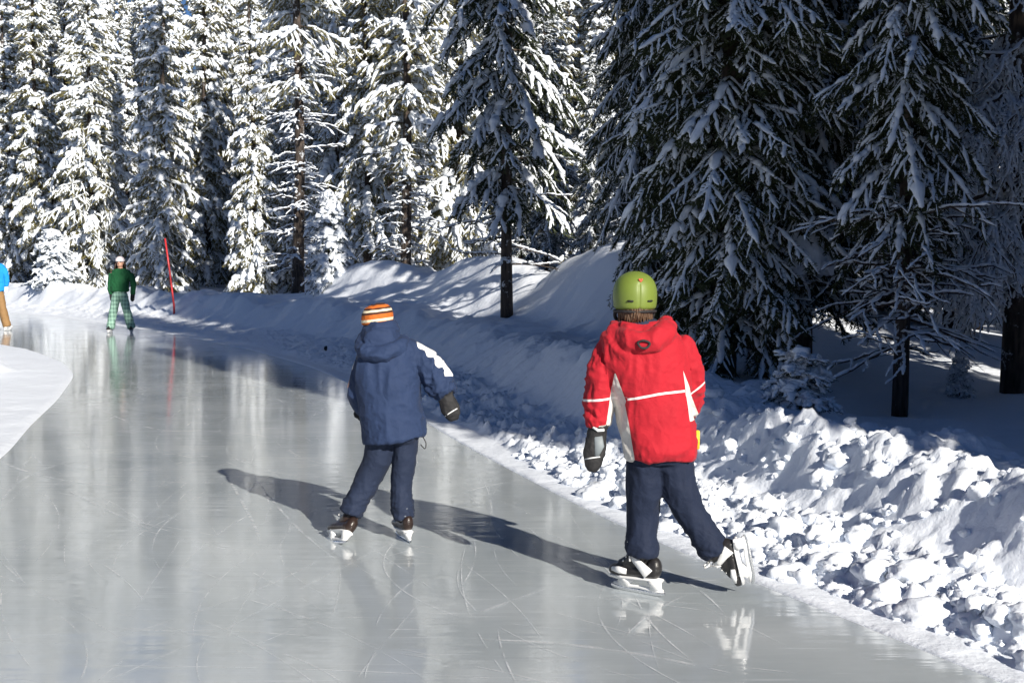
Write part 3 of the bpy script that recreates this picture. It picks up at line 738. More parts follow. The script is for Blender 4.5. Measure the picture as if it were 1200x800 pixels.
# ---------------------------------------------------------------- people
def cloth_mat(name, col, col2=None, panel=None, pipes=(), weave=420, rough=.8, stripes=None, frost=False, sheen=.02):
    """col2 shows where attribute `panel` > 0 or |attribute pipe| is small: pattern woven or sewn into the cloth"""
    m, n, b = mat(name); L = n.links.new
    tc = node(n, 'ShaderNodeTexCoord'); nz = node(n, 'ShaderNodeTexNoise'); nz.inputs['Scale'].default_value = 7; nz.inputs['Detail'].default_value = 6
    L(tc.outputs['Object'], nz.inputs['Vector'])
    mx = node(n, 'ShaderNodeMix', data_type='RGBA'); c = Vector(col)
    mx.inputs[6].default_value = (*(c * .82), 1); mx.inputs[7].default_value = (*(c * 1.15), 1); L(nz.outputs['Fac'], mx.inputs[0]); cur = mx.outputs[2]
    def over(cur, fac, col2):
        q = node(n, 'ShaderNodeMix', data_type='RGBA'); q.inputs[7].default_value = (*col2, 1); L(fac, q.inputs[0]); L(cur, q.inputs[6]); return q.outputs[2]
    if panel:
        at = node(n, 'ShaderNodeAttribute'); at.attribute_name = panel
        gt = node(n, 'ShaderNodeMath', operation='GREATER_THAN'); gt.inputs[1].default_value = 0; L(at.outputs['Fac'], gt.inputs[0]); cur = over(cur, gt.outputs[0], col2)
    for nm, wd in pipes:
        at = node(n, 'ShaderNodeAttribute'); at.attribute_name = nm
        ab = node(n, 'ShaderNodeMath', operation='ABSOLUTE'); L(at.outputs['Fac'], ab.inputs[0])
        lt = node(n, 'ShaderNodeMath', operation='LESS_THAN'); lt.inputs[1].default_value = wd; L(ab.outputs[0], lt.inputs[0]); cur = over(cur, lt.outputs[0], (.8, .78, .76))
    if stripes:
        at = node(n, 'ShaderNodeAttribute'); at.attribute_name = 'band'
        cr = node(n, 'ShaderNodeValToRGB'); cr.color_ramp.interpolation = 'CONSTANT'; e = cr.color_ramp.elements
        for i, (p, cc) in enumerate(stripes):
            el = e[i] if i < 2 else e.new(p); el.position = p; el.color = (*cc, 1)
        L(at.outputs['Fac'], cr.inputs[0]); cur = cr.outputs[0]
    if frost:
        at = node(n, 'ShaderNodeAttribute'); at.attribute_name = 'low'
        n3 = node(n, 'ShaderNodeTexNoise'); n3.inputs['Scale'].default_value = 34; n3.inputs['Detail'].default_value = 6; L(tc.outputs['Object'], n3.inputs['Vector'])
        ad = node(n, 'ShaderNodeMath', operation='ADD'); L(at.outputs['Fac'], ad.inputs[0]); L(n3.outputs['Fac'], ad.inputs[1])
        mr = node(n, 'ShaderNodeMapRange'); mr.inputs[1].default_value = 1.0; mr.inputs[2].default_value = 1.2; mr.inputs[4].default_value = .7; L(ad.outputs[0], mr.inputs[0]); cur = over(cur, mr.outputs[0], (.7, .75, .8))
    L(cur, b.inputs['Base Color']); b.inputs['Roughness'].default_value = rough; b.inputs['Sheen Weight'].default_value = sheen; b.inputs['Specular IOR Level'].default_value = .3
    n2 = node(n, 'ShaderNodeTexNoise'); n2.inputs['Scale'].default_value = 16; n2.inputs['Detail'].default_value = 7; n2.inputs['Distortion'].default_value = .7
    bp = node(n, 'ShaderNodeBump'); bp.inputs['Strength'].default_value = .5; bp.inputs['Distance'].default_value = .02
    L(tc.outputs['Object'], n2.inputs['Vector']); L(n2.outputs['Fac'], bp.inputs['Height']); L(bp.outputs[0], b.inputs['Normal'])
    return m
def fold(me, amp, f, seed=0, aniso=(1, 1, 1), where=None):
    V = coords(me); N = normals(me); Q = V * f * np.array(aniso)
    wq = .5 * np.stack([vnoise(Q[:, 0] * .6, Q[:, 1] * .6, Q[:, 2] * .6, seed + k) for k in (1, 2, 3)], -1); Q = Q + wq
    r_ = 1 - 2 * np.abs(vnoise(Q[:, 0], Q[:, 1], Q[:, 2], seed)); r2 = 1 - 2 * np.abs(vnoise(Q[:, 0] * 2.1, Q[:, 1] * 2.1, Q[:, 2] * 2.1, seed + 9))
    d = amp * (np.sign(r_) * np.abs(r_) ** 1.4 + .5 * r2)
    if where is not None: d = d * where(V)
    set_coords(me, V + N * d[:, None]); return me
class Fig:
    """a figure measured in image pixels at its own distance: L(px, py, dy) -> local metres"""
    def __init__(s, px0, py0, Y, label, rz=0):
        s.s = FPX / Y; s.px0 = px0; s.py0 = py0
        s.root = empty('person', (px_x(px0, Y), Y, 0)); tag(s.root, label, 'person')
    def L(s, px, py, dy=0): return ((px - s.px0) / s.s, dy, (s.py0 - py) / s.s)
    def limb(s, mb, pts, rad, n=16, sq=1.0):
        P = [s.L(*p) for p in pts]; r_ = [(a / s.s, a / s.s * sq) for a in rad]
        # finer interpolation
        Q, W = [], []
        for i in range(len(P) - 1):
            p0, p1, p2, p3 = [Vector(P[max(0, min(len(P) - 1, i + k))]) for k in (-1, 0, 1, 2)]
            for j in range(4):
                t = j / 4; Q.append(.5 * ((2 * p1) + (p2 - p0) * t + (2 * p0 - 5 * p1 + 4 * p2 - p3) * t * t + (3 * p1 - p0 - 3 * p2 + p3) * t ** 3))
                W.append((r_[i][0] * (1 - t) + r_[i + 1][0] * t, r_[i][1] * (1 - t) + r_[i + 1][1] * t))
        Q.append(Vector(P[-1])); W.append(r_[-1]); mb.tube(Q, W, n, True, (0, 1, 0))
    def torso(s, mb, rows, tilt=0, dy=0, p=2.4):
        mb.loft([((l + r - 2 * s.px0) / 2 / s.s, dy + (q[3] if len(q) > 3 else 0), (s.py0 - py) / s.s, (r - l) / 2 / s.s, ry / s.s, tilt) for (py, l, r, ry, *q) in [(a[0], a[1], a[2], a[3], *a[4:]) for a in rows]], 32, p)
    def add(s, name, me, m, parent=None): return make_obj(name, me, parent or s.root, m)
M_skin = simple('skin', (.55, .30, .21), .55, .08, 30)
M_blade = simple('skate_steel', (.75, .76, .78), .25, .03, 20, metal=.9)
M_whiteplastic = simple('white_skate_plastic', (.78, .79, .80), .35, .04, 30)
M_black = simple('black_skate_leather', (.018, .017, .018), .35, .3, 25, .3, 60)
M_brown = simple('brown_skate_leather', (.026, .016, .013), .30, .3, 25, .3, 60)
M_glove = simple('black_glove_fabric', (.014, .014, .016), .75, .3, 30, .5, 50)
M_gloveg = simple('grey_glove_panel', (.20, .23, .25), .6, .15, 30)
M_lace = simple('white_lace', (.75, .75, .74), .8, .1, 40)
def skate(fig, ankle, toe, up, size=1.0, boot=M_black, side_white=True, lace=(0, 0), holder_h=1.0):
    toe = Vector(toe).normalized(); up = Vector(up); up = (up - toe * up.dot(toe)).normalized(); sd = up.cross(toe)
    Mx = Matrix((( toe.x, sd.x, up.x), (toe.y, sd.y, up.y), (toe.z, sd.z, up.z))).to_4x4() * 1.0
    def place(me): me.transform(Matrix.Translation(Vector(ankle)) @ Mx @ Matrix.Diagonal((size, size, size, 1))); return me
    mb = MB()
    mb.tube([(-.075, 0, -.055), (-.04, 0, -.055), (.03, 0, -.058), (.10, 0, -.064), (.145, 0, -.068), (.168, 0, -.070)], [(.030, .030), (.038, .034), (.040, .030), (.043, .028), (.038, .026), (.022, .018)], 16, True, (0, 0, 1))
    mb.tube([(.115, 0, -.055), (.06, 0, -.030), (.01, 0, 0), (-.01, 0, .04), (-.012, 0, .075)], [(.034, .022), (.040, .034), (.042, .046), (.040, .046), (.038, .044)], 16)
    mb.ball((-.06, 0, -.035), (.035, .036, .05)); 
    bt = fig.add('boot', place(fuse(mb, 'boot', .006, 4)), boot)
    if side_white:
        mb = MB()
        for sgn in (-1, 1):
            mb.tube([(-.05, sgn * .034, -.06), (-.02, sgn * .043, -.03), (.02, sgn * .043, .0), (.03, sgn * .040, .03)], [(.028, .008), (.022, .007), (.016, .007), (.008, .006)], 8, True, (0, 1, 0))
            mb.tube([(.06, sgn * .040, -.062), (.10, sgn * .041, -.060), (.14, sgn * .034, -.062)], [(.012, .006), (.016, .007), (.010, .005)], 8, True, (0, 1, 0))
        fig.add('side_panel', place(mb.mesh('side_panel')), M_whiteplastic, bt)
    mb = MB()
    mb.tube([(-.095, 0, -.088), (-.03, 0, -.086), (.09, 0, -.094), (.16, 0, -.092)], [(.024, .010), (.034, .009), (.038, .009), (.022, .008)], 12, True, (0, 0, 1))
    for x0, x1, w0, w1 in ((-.062, -.070, .036, .028), (.085, .098, .044, .032)):
        mb.tube([(x0, 0, -.090), ((x0 + x1) / 2, 0, -.108), (x1, 0, -.132)], [(w0, .036), (w1 * 1.05, .024), (w1 * 1.15, .014)], 10, True, (0, 1, 0))
    mb.tube([(-.105, 0, -.130), (-.06, 0, -.134), (.02, 0, -.130), (.10, 0, -.134), (.150, 0, -.128)], [.007, .010, .008, .010, .006], 8)
    hd = fig.add('blade_holder', place(mb.mesh('blade_holder')), M_whiteplastic)
    V, F = [], []; xs = np.linspace(-.115, .165, 15)
    for i, x_ in enumerate(xs):
        e = abs(2 * i / 14 - 1); zb_ = -.160 + .014 * e ** 6
        for y_ in (-.0018, .0018): V += [(x_, y_, -.134), (x_, y_, zb_)]
    for i in range(14):
        a_ = 4 * i; F += [(a_, a_ + 1, a_ + 5, a_ + 4), (a_ + 2, a_ + 6, a_ + 7, a_ + 3), (a_ + 1, a_ + 3, a_ + 7, a_ + 5), (a_, a_ + 4, a_ + 6, a_ + 2)]
    mb = MB(); mb.add(V, F); fig.add('blade', place(mb.mesh('blade')), M_blade, hd)
    mb = MB()     # lacing and a loose bow
    for k in range(5):
        t = k / 4; x_ = .085 - .062 * t; z_ = -.022 + .085 * t
        mb.tube([(x_, -.030, z_), (x_ + .012, 0, z_ + .012), (x_, .030, z_)], [.0035] * 3, 6)
    for sgn in (-1, 1):
        mb.tube([(.035, 0, .072), (.045, sgn * .03, .090), (.040, sgn * .062, .074), (.036, sgn * .045, .058), (.035, 0, .068)], [.0045] * 5, 6)
        mb.tube([(.035, 0, .07), (.045, sgn * .03, .06), (.035, sgn * .055, .02), (.03, sgn * .06, -.01)], [.0040] * 4, 6)
    fig.add('lace', place(mb.mesh('lace')), M_lace, bt)
def mitten(fig, wrist, tip, width, thumb, panel=True, stripe=None, depth=.7):
    w_, t_ = Vector(wrist), Vector(tip); d = t_ - w_; mb = MB(); up = Vector((0, 1, 0))
    P = [w_ - d * .22, w_ - d * .02, w_ + d * .25, w_ + d * .55, w_ + d * .82, t_]; wd = width
    mb.tube(P, [(wd * .50, wd * .46), (wd * .44, wd * .36), (wd * .47, wd * .34), (wd * .52, wd * .32), (wd * .43, wd * .28), (wd * .2, wd * .14)], 16, True, (0, 1, 0))
    th = Vector(thumb); mb.tube([w_ + d * .15, w_ + d * .28 + th * .6, w_ + d * .48 + th], [wd * .22, wd * .19, wd * .10], 10)
    me = fuse(mb, 'mitten', .006, 3); fold(me, .0035, 28, 4)
    o = fig.add('mitten', me, M_glove)
    sd = d.cross(up).normalized()
    if panel:
        mb = MB(); q = lambda a, b_: w_ + d * a + sd * (b_ * wd) + Vector((0, -wd * .30, 0))
        mb.tube([q(.12, .05), q(.35, .16), q(.60, .10)], [(wd * .20, wd * .09), (wd * .24, wd * .09), (wd * .10, wd * .06)], 10, True, (0, 1, 0)); fig.add('grey_panel', mb.mesh('grey_panel'), M_gloveg, o)
        mb = MB(); mb.tube([q(-.10, -.25) + Vector((0, -wd * .1, 0)), q(-.03, .0) + Vector((0, -wd * .14, 0)), q(-.06, .28) + Vector((0, -wd * .1, 0))], [wd * .07] * 3, 8); fig.add('wrist_strap', mb.mesh('wrist_strap'), M_whiteplastic, o)
    mb = MB(); q = lambda a, b_, c: w_ + d * a + sd * (b_ * wd) + Vector((0, -wd * c, 0))
    mb.tube([q(.72, -.42, .12), q(.66, -.15, .32), q(.62, .12, .33), q(.60, .38, .18)], [wd * .035] * 4, 6); fig.add('reflective_strip', mb.mesh('reflective_strip'), M_whiteplastic, o)
def head_mb(fig, mb, c, r):
    """c centre (px,py), r half height in px; faces away along +y when sgn is +1"""
def body(fig, head, hr, face, neck, pelvis, arms, legs):
    """one continuous body under the clothes.  head centre (px,py,dy), hr = half head height px, face = +1 away from the camera, -1 towards it"""
    k = fig.s; mb = MB(); c = Vector(fig.L(*head)); h = hr / k
    mb.ball(c + Vector((0, -face * .08 * h, h * .18)), (h * .70, h * .84, h * .82), 20); mb.ball(c + Vector((0, face * .18 * h, -h * .38)), (h * .56, h * .62, h * .60), 18)
    mb.tube([c + Vector((0, face * .80 * h, h * .12)), c + Vector((0, face * .98 * h, -h * .14)), c + Vector((0, face * .80 * h, -h * .22))], [h * .07, h * .14, h * .10], 8)    # nose
    mb.tube([c + Vector((-h * .2, face * .78 * h, -h * .46)), c + Vector((0, face * .84 * h, -h * .46)), c + Vector((h * .2, face * .78 * h, -h * .46))], [h * .05, h * .08, h * .05], 8)   # lips
    for sx in (-1, 1):
        mb.ball(c + Vector((sx * h * .70, 0, 0)), (h * .09, h * .16, h * .22), 10)
        mb.ball(c + Vector((sx * h * .26, face * .66 * h, h * .13)), (h * .14, h * .10, h * .08), 8)
    nk = Vector(fig.L(*neck)); pv = Vector(fig.L(*pelvis))
    mb.tube([c + Vector((0, 0, -h * .4)), (c + nk) / 2 + Vector((0, 0, -h * .2)), nk], [h * .44, h * .42, h * .5], 12)
    mb.tube([nk, nk.lerp(pv, .12), nk.lerp(pv, .45), nk.lerp(pv, .75), pv], [(h * .5, h * .4), (h * 1.15, h * .6), (h * 1.1, h * .7), (h * .9, h * .6), (h * 1.0, h * .62)], 16, True, (0, 1, 0))
    for a in arms:
        P = [nk.lerp(pv, .12)] + [Vector(fig.L(*p)) for p in a]; mb.tube(P, [h * .35] + [h * .34, h * .28, h * .20][:len(P) - 2] + [h * .17], 10)
        d = (P[-1] - P[-2]).normalized(); P[-1] = P[-1] - d * h * .25; H0 = h; h = h * .72; sd = d.cross(Vector((0, 1, 0))).normalized()
        mb.tube([P[-1], P[-1] + d * h * .35, P[-1] + d * h * .55], [(h * .16, h * .1), (h * .28, h * .12), (h * .26, h * .1)], 10, True, (0, 1, 0))
        for j, ln in enumerate((.42, .52, .56, .48)):
            b_ = P[-1] + d * h * .5 + sd * h * (.19 * (j - 1.5) * .75); mb.tube([b_, b_ + d * h * ln * .5 + Vector((0, face * .02 * h, 0)), b_ + d * h * ln + Vector((0, face * .1 * h, 0))], [h * .062, h * .056, h * .04], 6)
        b_ = P[-1] + d * h * .15 + sd * h * .18; mb.tube([b_, b_ + (d + sd) * h * .2, b_ + (d * 1.5 + sd) * h * .28], [h * .07, h * .065, h * .045], 6); h = H0
    for l in legs:
        P = [pv] + [Vector(fig.L(*p)) for p in l]; mb.tube(P, [h * .55, h * .55] + [h * .40, h * .27][:len(P) - 2] , 12) if len(P) == 4 else None
    me = fuse(mb, 'body', .0075 if h > .09 else .012, 3)
    o = fig.add('body', me, M_skin); return o, c, h

# --- skater in red
f = Fig(750, 703, 6.1, 'child in a red and white jacket and green helmet skating with one leg out')
L_ = f.L
body(f, (743, 350, .02), 28, 1, (745, 385), (772, 535), [[(714, 410, 0), (706, 455, .0), (700, 503, .0)], [(796, 410, 0), (811, 455, .02), (806, 494, .13)]],
     [[(758, 548, 0), (752, 600, .03), (754, 660, 0)], [(788, 548, 0), (803, 600, -.01), (842, 655, -.03)]])
mb = MB()
f.torso(mb, [(381, 722, 770, 22), (388, 714, 781, 28), (398, 705, 794, 33), (412, 702, 801, 36), (435, 707, 805, 38), (462, 716, 808, 39), (490, 724, 811, 40), (515, 729, 814, 41), (532, 731, 815, 41), (540, 733, 813, 38)], .0)
f.limb(mb, [(719, 404, 0), (708, 430, 0), (703, 460, 0), (702, 482, 0), (701, 502, 0)], [15, 16.5, 16.5, 15.5, 13.5])
f.limb(mb, [(791, 404, 0), (805, 430, .01), (811, 455, .03), (812, 474, .07), (806, 492, .14)], [15, 15.5, 14.5, 13.5, 12])
f.limb(mb, [(722, 384, .02), (722, 394, -.08), (735, 400, -.135), (752, 402, -.145), (768, 396, -.13), (780, 386, -.06), (776, 380, .03)], [7, 10, 12, 12, 12, 9, 6], sq=.8)
me = fuse(mb, 'jacket', .0072, 5)
fold(me, .011, 6.5, 3, (1.3, 1.3, .7)); fold(me, .006, 20, 8, (1, 1, .8), lambda V: .4 + 1.2 * np.clip((np.abs(V[:, 0] - .05) - .17) * 8, 0, 1))
V = coords(me); PX = V[:, 0] * f.s + 750; PY = 703 - V[:, 2] * f.s
# white side panels: lower left of the body, inner sides of both sleeves
pl = np.minimum.reduce([PY - 468, (np.interp(PY, [440, 470, 500, 540], [712, 728, 734, 741]) - PX), PX - np.interp(PY, [440, 480, 500, 501, 540], [713, 716, 718, 700, 700])])
sl_ = np.minimum.reduce([PY - 438, 505 - PY, PX - np.interp(PY, [438, 505], [717, 708]), np.interp(PY, [438, 470, 505], [718, 730, 722]) - PX])
sr_ = np.minimum.reduce([PY - 434, 494 - PY, PX - np.interp(PY, [434, 460, 494], [796, 799, 804]), np.interp(PY, [434, 460, 494], [796, 806, 822]) - PX])
set_attr(me, 'panel', np.maximum.reduce([pl, sl_, sr_]))
set_attr(me, 'pipe', np.where((PX > 731) & (PX < 799), PY - np.interp(PX, [731, 765, 800], [468, 461, 458]), np.where(PX < 722, PY - 468 - .1 * (722 - PX), np.where(PX > 806, PY - 466 + .8 * (PX - 806), np.where(PY > 465, 9, -9)))))
f.add('jacket', me, cloth_mat('red_jacket_cloth', (.40, .010, .022), (.62, .60, .57), 'panel', (('pipe', 1.3),), sheen=.05))
mb = MB(); f.limb(mb, [(741, 401, -.195), (745, 407, -.20), (752, 407, -.20), (755, 402, -.195), (748, 399, -.2), (741, 401, -.195)], [1.3] * 6); f.add('hanger_loop', mb.mesh('hanger_loop'), M_glove)
mb = MB(); mb.box(L_(815.5, 518, -.03), (.012, .014, .045), bev=.003); f.add('yellow_tag', mb.mesh('yellow_tag'), simple('yellow_tag', (.85, .50, .03), .6))
mb = MB(); f.torso(mb, [(377, 725, 766, 19), (381, 720, 770, 22), (388, 716, 776, 26), (394, 720, 772, 22)], dy=.01); me = fuse(mb, 'collar', .007, 3); fold(me, .004, 25, 2); f.add('collar', me, cloth_mat('navy_fleece', (.018, .026, .055)))
# trousers
mb = MB()
f.torso(mb, [(515, 736, 808, 32), (535, 735, 811, 34), (545, 739, 808, 30)])
f.limb(mb, [(757, 545, 0), (756, 575, .01), (754, 605, .03), (753, 630, .02), (753, 648, 0), (753, 655, 0)], [23, 21.5, 18.5, 17.5, 19, 17], sq=1.1)
f.limb(mb, [(788, 545, 0), (794, 572, -.01), (806, 600, -.01), (822, 625, -.02), (834, 643, -.03), (839, 650, -.03)], [24, 22, 18.5, 16.5, 18, 16], sq=1.1)
me = fuse(mb, 'trousers', .0075, 4); fold(me, .006, 9, 13, (1.3, 1.3, .6)); fold(me, .006, 20, 15, (.6, .6, 1.7), lambda V: np.clip((.34 - V[:, 2]) * 7, .12, 1))
V = coords(me); set_attr(me, 'low', .25 * np.clip((.27 - V[:, 2]) * 8, -1, 1.3)); f.add('trousers', me, cloth_mat('navy_trouser_cloth', (.009, .016, .040), frost=True))
mitten(f, L_(699, 508, -.005), L_(693, 556, -.01), 25 / f.s, (.022, -.01, 0))
mitten(f, L_(811, 490, .12), L_(806, 508, .19), 22 / f.s, (-.02, 0, 0), panel=False)
skate(f, L_(754, 660, 0), (-.78, .62, 0), (.04, 0, 1), 1.10)
skate(f, L_(845, 655, -.03), (.20, .20, -.92), (-.88, .42, -.1), .94)
# helmet
mb = MB(); hc = L_(743, 343, .015); k = f.s
rings = []
for py, rx in ((367, 23.5), (362, 25.2), (352, 26.2), (343, 26.0), (335, 24.0), (329, 20.5), (324.5, 15), (321.8, 9), (320.6, 4)):
    rings.append((hc[0], hc[1] + .006, (703 - py) / k, rx / k, rx * 1.17 / k))
mb.loft(rings, 36, 2.05); me = mb.mesh('helmet'); me = modded(me, ('SUBSURF', dict(levels=2, render_levels=2)))
V = coords(me); N = normals(me); PX = V[:, 0] * k + 750; PY = 703 - V[:, 2] * k
gr = np.exp(-((PX - 745.5) / 1.3) ** 2) * (PY > 334) * (V[:, 1] < .0) * .004; ridge = (np.abs(PX - 743) > 12) * (PY > 340) * 0
set_coords(me, V - N * gr[:, None])
hm = f.add('helmet', me, simple('green_helmet_shell', (.15, .205, .032), .5, .06, 12, .05, 300))
mb = MB(); pts = []
for j in range(25):
    a = 2 * math.pi * j / 24; pts.append((hc[0] + math.cos(a) * 24.3 / k, hc[1] + .006 + math.sin(a) * 24.3 * 1.17 / k, (703 - 367.5) / k))
mb.tube(pts, [.0065] * 25, 8); f.add('rim', mb.mesh('rim'), M_glove, hm)
for x0, a in ((735, .05), (758, -.06)):
    yy = hc[1] + .006 - math.sqrt(max(0, 1 - ((x0 - 743) / 26.1) ** 2)) * 26.1 * 1.17 / k
    mb = MB(); mb.box(((x0 - 750) / k, yy - .0015, (703 - 355) / k), (3.7 / k, .004, 1.0 / k), Matrix.Rotation((x0 - 743) * .036, 3, 'Z') @ Matrix.Rotation(a, 3, 'Y'), .002); f.add('vent', mb.mesh('vent'), M_glove, hm)
mb = MB(); zz = (703 - 331) / k; yy = hc[1] + .006 - 22.4 * 1.17 / k      # small orange emblem near the crown
rt = Matrix.Rotation(.6, 3, 'X')
for dx, dz, q in ((-1.3, .6, 1.5), (1.3, .6, 1.5), (0, -.8, 1.7)): mb.ball(((747 + dx - 750) / k, yy - .000, zz + dz / k), (q / k, .004, q / k), 10)
f.add('emblem', mb.mesh('emblem'), simple('orange_emblem', (.55, .10, .04), .5), hm)
mb = MB(); f.limb(mb, [(721, 366, .02), (720, 374, .03), (727, 384, .06)], [2.4, 2.2, 2]); f.add('chin_strap', mb.mesh('chin_strap'), M_glove, hm); mb = MB(); f.limb(mb, [(765, 366, .02), (764, 374, .03), (757, 384, .06)], [2.4, 2.2, 2]); f.add('chin_strap', mb.mesh('chin_strap'), M_glove, hm)
# hair below the helmet
mb = MB(); r = random.Random(4)
for j in range(420):
    a = math.pi * (1.02 + .96 * r.random()); rr = r.uniform(.80, 1.02); x_ = math.cos(a) * 20 * rr; y_ = math.sin(a) * 24 * rr / k
    pts = [(743 + x_ * 1.02, 360, hc[1] + y_), (743 + x_, 368, hc[1] + y_ * 1.04), (743 + x_ * .96 + r.uniform(-2, 2), 377 + r.uniform(-2, 4), hc[1] + y_ * (1.0 + r.uniform(-.08, .1)))]
    f.limb(mb, pts, [1.6, 1.4, .4], 5)
def hair_mat(nm, c):
    return simple(nm, c, .5, .6, 90, .4, 200)
f.add('hair', mb.mesh('hair'), hair_mat('light_brown_hair', (.085, .045, .022)))

# --- skater in blue
f = Fig(440, 637, 7.3, 'child in a dark blue coat and orange striped hat leaning left on skates'); L_ = f.L; k = f.s
body(f, (444, 380, .02), 20, 1, (449, 404), (462, 510), [[(425, 418, 0), (412, 455, .02), (420, 488, .14)], [(484, 412, 0), (506, 440, 0), (524, 466, -.01)]],
     [[(447, 522, 0), (433, 570, .03), (412, 614, 0)], [(477, 522, 0), (471, 570, .02), (473, 614, 0)]])
mb = MB()
f.torso(mb, [(398, 432, 474, 18), (404, 424, 484, 23), (413, 420, 490, 27), (430, 418, 491, 31), (455, 420, 492, 33), (480, 424, 494, 34), (505, 427, 497, 35), (516, 428, 498, 34)], .13)
f.limb(mb, [(434, 414, 0), (425, 436, .01), (420, 458, .03), (421, 474, .07), (427, 489, .15)], [11, 12, 11.5, 11, 9.5])
f.limb(mb, [(476, 411, 0), (493, 422, 0), (505, 435, 0), (514, 447, 0), (524, 462, -.01)], [15, 15.5, 15.5, 15, 12])
me = fuse(mb, 'coat', .0072, 5)
V = coords(me); PX = V[:, 0] * k + 440; PY = 637 - V[:, 2] * k
ax = np.array([474., 408.]); bx = np.array([526., 464.]); dv = (bx - ax) / np.linalg.norm(bx - ax)
tt = (PX - ax[0]) * dv[0] + (PY - ax[1]) * dv[1]; nn = (PX - ax[0]) * dv[1] - (PY - ax[1]) * dv[0]
st = np.minimum.reduce([tt + 6, 74 - tt, nn - (15.0 + 1.0 * np.sin(tt * .42))]); st2 = np.minimum.reduce([3 - np.abs(PX - 414 - (430 - PY) * .35), PY - 412, 436 - PY]) - 1.2
fold(me, .011, 6.5, 23, (1.3, 1.3, .7)); fold(me, .009, 20, 28, (1, 1, 1), lambda V: .25 + 1.3 * np.clip((V[:, 0] * k + 440 - 494) / 12, 0, 1))
set_attr(me, 'panel', np.maximum(st, st2)); f.add('coat', me, cloth_mat('dark_blue_coat_cloth', (.018, .035, .090), (.80, .80, .80), 'panel'))
mb = MB()
f.torso(mb, [(378, 432, 462, 17), (383, 428, 466, 21), (390, 425, 468, 24), (402, 424, 471, 27), (411, 425, 474, 26), (418, 428, 468, 18)], .10, dy=-.01)
f.limb(mb, [(428, 396, .0), (427, 408, -.08), (440, 414, -.135), (458, 412, -.135), (472, 405, -.08), (474, 398, 0)], [6, 8, 9, 9, 8, 6])
me = fuse(mb, 'hood', .007, 4); fold(me, .008, 14, 33, (.8, .8, 1.5)); f.add('hood', me, bpy.data.materials['dark_blue_coat_cloth'])
mb = MB(); f.torso(mb, [(495, 431, 492, 28), (512, 430, 493, 28), (519, 434, 489, 25)])
f.limb(mb, [(448, 512, 0), (442, 540, .02), (429, 568, .03), (415, 594, .01), (410, 605, 0)], [18, 16.5, 14.5, 13, 12.5], sq=1.15)
f.limb(mb, [(476, 512, 0), (474, 540, .01), (470, 572, .03), (471, 597, .01), (474, 611, 0)], [15.5, 13.5, 12.2, 13.2, 12.2], sq=1.25)
me = fuse(mb, 'trousers', .0075, 4); fold(me, .005, 9, 43, (1.3, 1.3, .6)); fold(me, .0065, 22, 45, (.6, .6, 1.7), lambda V: np.clip((.40 - V[:, 2]) * 5, .12, 1))
V = coords(me); set_attr(me, 'low', .30 * np.clip((.36 - V[:, 2]) * 5, -1, 1.0) + .12 * np.clip(V[:, 0] * 8 - .8, -2, 1)); f.add('trousers', me, cloth_mat('blue_snow_trouser_cloth', (.014, .023, .052), frost=True))
mitten(f, L_(523, 465, -.01), L_(534, 494, -.015), 21 / k, (-.02, -.01, -.005), panel=False)
mitten(f, L_(421, 489, .14), L_(430, 500, .22), 18 / k, (.02, 0, 0), panel=False)
skate(f, L_(409, 612, 0), (-.55, .80, -.15), (.62, .10, .78), 1.0, M_brown, False)
skate(f, L_(474, 607, 0), (-.4, .9, 0), (0, 0, 1), .94, M_brown, False)
mb = MB(); hc = L_(443, 368, .015)
mb.loft([(hc[0], hc[1], (637 - py) / k, rx / k, rx * 1.12 / k, .12) for py, rx in ((382, 17.6), (378, 18.8), (370, 18.9), (364, 17.2), (360, 13.5), (357.6, 8), (356.8, 3))], 32, 2.1)
me = modded(mb.mesh('knitted_hat'), ('SUBSURF', dict(levels=3, render_levels=3))); V = coords(me); N = normals(me)
set_coords(me, V + N * (.0022 * np.sin(V[:, 2] * 900) + .0015 * vnoise(V[:, 0] * 60, V[:, 1] * 60, V[:, 2] * 60))[:, None])
set_attr(me, 'band', ((V[:, 2] - .12 * (V[:, 0] - hc[0])) * k - (637 - 382)) / 26)
OR, BR, CRM = (.52, .13, .02), (.06, .022, .015), (.75, .66, .48)
f.add('knitted_hat', me, cloth_mat('striped_knit', OR, stripes=[(0, BR), (.08, OR), (.17, CRM), (.29, OR), (.50, BR), (.60, CRM), (.70, BR), (.78, OR), (.9, BR)]))
mb = MB(); f.limb(mb, [(496, 512, -.03), (500, 520, -.03), (499, 527, -.03), (494, 522, -.03)], [.6] * 4, 5); f.add('drawcord', mb.mesh('drawcord'), M_glove)

